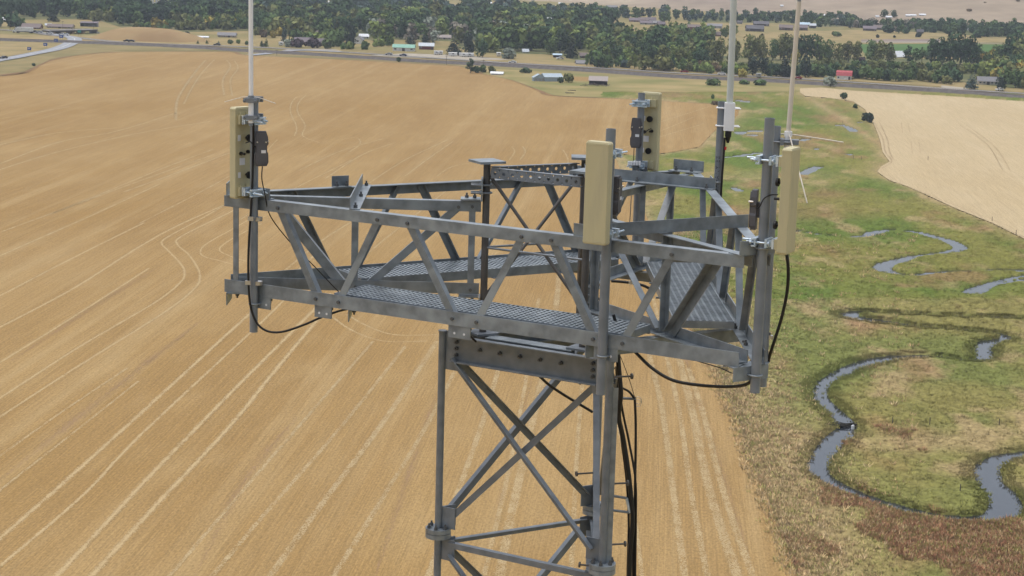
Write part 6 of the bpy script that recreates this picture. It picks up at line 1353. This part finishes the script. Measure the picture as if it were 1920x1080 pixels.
# the wooded belt: areas of the picture to fill, nearest trees built one by one, the rest as one far-off wood
BUILD_PX = []           # (x, y, half width, half height) kept clear in front of buildings, filled by the buildings' list
AREAS = [ # polygon of tree feet, spacing x, spacing y, height range px, (kind, leaf) choices
 ([(-60, 30), (430, 26), (470, 46), (230, 52), (180, 34), (60, 36), (-60, 36)], 17, 6, (22, 34), [('round', 'dark'), ('round', 'dark'), ('round', 'mid'), ('tall', 'dark'), ('round', 'deep')]),
 ([(-60, 8), (470, 6), (470, 26), (-60, 30)], 15, 7, (20, 30), [('round', 'dark'), ('round', 'dark'), ('round', 'mid'), ('spruce', 'deep')]),
 ([(-60, 46), (30, 48), (50, 52), (-60, 56)], 14, 5, (14, 24), [('bush', 'mid'), ('tall', 'mid'), ('bush', 'dark')]),
 ([(232, 54), (340, 46), (470, 46), (470, 58), (420, 58), (330, 58)], 13, 5, (11, 18), [('bush', 'olive'), ('bush', 'mid'), ('bush', 'olive'), ('bush', 'gold')]),
 ([(330, 48), (470, 44), (470, 60), (340, 60)], 14, 6, (16, 26), [('tall', 'mid'), ('bush', 'olive'), ('tall', 'light')]),
 ([(130, 36), (250, 32), (300, 44), (200, 44)], 15, 6, (13, 22), [('round', 'mid'), ('bush', 'mid'), ('bush', 'olive'), ('round', 'dark')]),
 ([(478, 10), (640, 6), (1000, 22), (1000, 40), (640, 38), (478, 34)], 17, 7, (19, 27), [('round', 'dark'), ('round', 'dark'), ('round', 'mid'), ('round', 'dark'), ('round', 'blue')]),
 ([(478, 34), (640, 38), (1000, 40), (1000, 66), (700, 66), (640, 72), (478, 66)], 18, 7, (24, 34), [('round', 'dark'), ('round', 'mid'), ('round', 'olive'), ('round', 'dark'), ('round', 'mid'), ('tall', 'dark'), ('bush', 'olive'), ('round', 'dark'), ('round', 'light')]),
 ([(478, 62), (530, 62), (530, 72), (478, 72)], 14, 5, (12, 18), [('bush', 'gold'), ('bush', 'olive'), ('bush', 'rust')]),
 ([(540, 70), (640, 72), (655, 82), (640, 90), (625, 88), (540, 76)], 15, 6, (16, 24), [('bush', 'mid'), ('round', 'mid'), ('bush', 'olive'), ('bush', 'light')]),
 ([(690, 66), (1000, 66), (1000, 84), (905, 88), (830, 84), (735, 80), (690, 76)], 18, 7, (24, 34), [('round', 'dark'), ('round', 'mid'), ('round', 'olive'), ('round', 'light'), ('tall', 'mid'), ('round', 'grey'), ('round', 'silver')]),
 ([(690, 84), (735, 84), (735, 92), (690, 90)], 12, 5, (12, 18), [('bush', 'mid'), ('bush', 'light'), ('tall', 'mid')]),
 ([(640, 90), (690, 90), (690, 94), (640, 94)], 12, 4, (9, 15), [('bush', 'mid'), ('bush', 'light')]),
 ([(900, 86), (1090, 84), (1090, 100), (1040, 104), (900, 100)], 18, 7, (28, 42), [('round', 'dark'), ('round', 'dark'), ('round', 'mid'), ('round', 'olive'), ('bush', 'light'), ('round', 'mid'), ('round', 'deep')]),
 ([(1000, 22), (1200, 28), (1290, 34), (1290, 44), (1140, 44), (1000, 42)], 15, 6, (15, 22), [('round', 'dark'), ('round', 'dark'), ('round', 'mid'), ('tall', 'mid'), ('round', 'blue')]),
 ([(1000, 42), (1140, 44), (1150, 64), (1100, 84), (1000, 84)], 18, 7, (24, 36), [('round', 'dark'), ('round', 'mid'), ('round', 'light'), ('round', 'dark'), ('round', 'olive')]),
 ([(1100, 84), (1150, 66), (1200, 78), (1330, 84), (1330, 124), (1110, 122)], 17, 7, (20, 34), [('round', 'mid'), ('tall', 'light'), ('round', 'dark'), ('bush', 'mid'), ('tall', 'mid'), ('round', 'olive')]),
 ([(1240, 50), (1330, 56), (1380, 66), (1330, 80), (1260, 74)], 13, 6, (12, 20), [('tall', 'mid'), ('bush', 'light'), ('bush', 'mid'), ('tall', 'light'), ('round', 'dark')]),
 ([(1290, 27), (1480, 30), (1600, 38), (1620, 50), (1540, 52), (1480, 44), (1290, 42)], 13, 5, (9, 15), [('round', 'dark'), ('round', 'blue'), ('round', 'mid'), ('bush', 'dark')]),
 ([(1530, 44), (1740, 46), (1760, 62), (1700, 66), (1650, 60), (1590, 54)], 13, 5, (9, 15), [('round', 'dark'), ('bush', 'dark'), ('bush', 'mid'), ('bush', 'grey'), ('round', 'mid')]),
 ([(1720, 52), (1960, 54), (1960, 72), (1840, 72), (1760, 64)], 13, 5, (12, 20), [('round', 'dark'), ('bush', 'dark'), ('round', 'mid'), ('bush', 'dark')]),
 ([(1840, 140), (1990, 136), (1990, 170), (1900, 168), (1850, 152)], 13, 6, (22, 36), [('bush', 'olive'), ('bush', 'mid'), ('round', 'dark'), ('bush', 'gold'), ('bush', 'light'), ('round', 'mid')]),
 ([(1280, 126), (1400, 132), (1400, 142), (1280, 136)], 14, 5, (12, 20), [('bush', 'mid'), ('bush', 'olive'), ('bush', 'rust'), ('bush', 'light')]),
 ([(1440, 134), (1560, 138), (1560, 146), (1440, 144)], 14, 5, (12, 20), [('bush', 'mid'), ('bush', 'dark'), ('bush', 'olive')]),
 ([(1840, 112), (1960, 116), (1960, 140), (1830, 136)], 15, 6, (16, 24), [('bush', 'olive'), ('round', 'mid'), ('bush', 'gold'), ('bush', 'dark')]),
]
def clear(px, py, hp):
    for bx, by, hw, hh in KEEP:
        if abs(px - bx) < hw and by - 2 < py < by + hh: return False
    return True
cand = []
for poly, sx, sy, (h0, h1), ch in AREAS:
    sx *= .84; sy *= .9; h0 *= 1.08; h1 *= 1.12
    xa = [p[0] for p in poly]; ya = [p[1] for p in poly]; y = min(ya); row = 0
    while y <= max(ya):
        x = min(xa) + (row % 2) * sx / 2
        while x <= max(xa):
            qx, qy = x + random.uniform(-.4, .4) * sx, y + random.uniform(-.4, .4) * sy
            if inpoly(np.array([qx]), np.array([qy]), poly)[0]:
                hp = random.uniform(h0, h1)
                if clear(qx, qy, hp): cand.append((qy, qx, hp, *random.choice(ch)))
            x += sx
        y += sy; row += 1
cand.sort(key=lambda c_: -c_[0])
NEAR = 215
GL = {'left': 'wood behind the overpass and ramp', 'middle': 'wood behind the road in the middle', 'right': 'wood and gardens on the right'}
far = []
for i, (py, px, hp, kind, leaf) in enumerate(cand):
    side = 'left' if px < 480 else 'middle' if px < 1090 else 'right'
    if i < NEAR:
        wd = {'round': random.uniform(.85, 1.15), 'tall': random.uniform(1.0, 1.4), 'bush': random.uniform(.7, 1.0), 'spruce': random.uniform(1.2, 1.6)}[kind]
        cw = {'deep': 'blackish green', 'dark': 'dark green', 'mid': 'green', 'olive': 'olive', 'light': 'light green', 'gold': 'yellowing', 'blue': 'blue-green', 'silver': 'silvery', 'rust': 'reddish', 'grey': 'bare greyish', 'purple': 'purplish'}[leaf]
        kw = {'round': 'rounded', 'tall': 'upright', 'bush': 'bushy', 'spruce': 'conical'}[kind]
        tree(G(px, py), ht(px, py, hp), kind, leaf, f'{cw} {kw} tree {where(px, py)}', f'trees in the {GL[side]}', KN[kind] if kind != 'bush' else 'bushy_tree', wd)
    else: far.append((py, px, hp, kind, leaf))
# far-off wood: the same leafy crowns, joined
FARC = {k: [crown_mesh('far_crown', k, 300 + 5 * i + len(k), 170) for i in range(3)] for k in CROWN}
Vs, Fs, Cs = [], [], []; off = 0
for py, px, hp, kind, leaf in far:
    me = random.choice(FARC[kind]); nv_ = len(me.vertices); v = np.empty(nv_ * 3); me.vertices.foreach_get('co', v); v = v.reshape(-1, 3)
    t_ = np.empty(nv_ * 4); me.color_attributes['tint'].data.foreach_get('color', t_); t_ = t_.reshape(-1, 4)[:, :3]
    a = random.uniform(0, 6.28); s = ht(px, py, hp); wd = {'round': 1.05, 'tall': 1.2, 'bush': .85, 'spruce': 1.4}[kind]
    p = GH(px, py); ca, sa = cos(a), sin(a)
    Vs.append(np.stack([p[0] + s * wd * (v[:, 0] * ca - v[:, 1] * sa), p[1] + s * wd * (v[:, 0] * sa + v[:, 1] * ca), p[2] + s * v[:, 2]], -1))
    base = np.array(LEAF[leaf].node_tree.nodes['Hue/Saturation/Value'].inputs['Color'].default_value[:3]) * random.uniform(.8, 1.2); Cs.append(base * t_)
    Fs.append(np.arange(nv_).reshape(-1, 4) + off); off += nv_
me = np_mesh('distant_woodland', np.concatenate(Vs), np.concatenate(Fs), np.concatenate(Cs)); me.materials.append(tint_mat('far_foliage', .05, .1, .9, .22))
o = bpy.data.objects.new('distant_woodland', me); COL.objects.link(o); o['kind'] = 'stuff'; tag(o, 'distant wood of mixed dark green trees below the hills', 'woodland')
# neighbours that would otherwise read the same are told apart by their order from the left
by = {}
for o_ in bpy.data.objects:
    if o_.get('category') in ('tree', 'shrub') and o_.get('group'): by.setdefault(o_['label'], []).append(o_)
ORD = {2: ['left one', 'right one'], 3: ['leftmost one', 'middle one', 'rightmost one'], 4: ['leftmost one', 'second from left', 'second from right', 'rightmost one'], 5: ['leftmost one', 'second from left', 'middle one', 'second from right', 'rightmost one'],
       6: ['leftmost one', 'second from left', 'third from left', 'third from right', 'second from right', 'rightmost one'], 7: ['leftmost one', 'second from left', 'third from left', 'middle one', 'third from right', 'second from right', 'rightmost one']}
for lab, os_ in by.items():
    if len(os_) in ORD and len(lab.split()) <= 13:
        for o_, w_ in zip(sorted(os_, key=lambda q_: P2px(q_.location)[0]), ORD[len(os_)]): o_['label'] = lab + ', ' + w_
# scattered bushes and groves on the hillside
for px, py, hp, lab in ((1658, 33, 16, 'left half of the round grove at the white farm on the hillside'), (1676, 34, 15, 'right half of the round grove at the white farm on the hillside'), (1818, 22, 6, 'dark rounded scrub on the bare hillside right of the farm'), (1908, 3, 5, 'dark scrub at the top right on the hillside'), (1847, 6, 3, 'tiny scrub high on the hillside')):
    p = GH(px, py); tree(p, hp * float(np.linalg.norm(p - CAM)) / F_PX, 'bush' if hp < 10 else 'round', 'dark' if hp > 10 else 'rust', lab, None, 'shrub' if hp < 10 else 'tree', 1.25, 'shrub' if hp < 10 else 'tree')
# ================================================================== AIR
hz_m = bpy.data.materials.new('valley_haze'); hz_m.use_nodes = True; hn_ = hz_m.node_tree.nodes; hn_.clear()
vo = hn_.new('ShaderNodeVolumePrincipled'); mo_ = hn_.new('ShaderNodeOutputMaterial'); vo.inputs['Color'].default_value = (.80, .88, 1.0, 1); vo.inputs['Density'].default_value = .0001; vo.inputs['Anisotropy'].default_value = .2
hz_m.node_tree.links.new(vo.outputs[0], mo_.inputs['Volume'])
hb = MB().box((400, 4000, 200), 9000, 9000, 203)
ho_ = obj('haze', hb, hz_m); ho_['kind'] = 'stuff'; tag(ho_, 'pale summer haze over the valley', 'haze')
scene.cycles.volume_bounces = 0; scene.cycles.volume_step_rate = 10; scene.cycles.volume_max_steps = 64
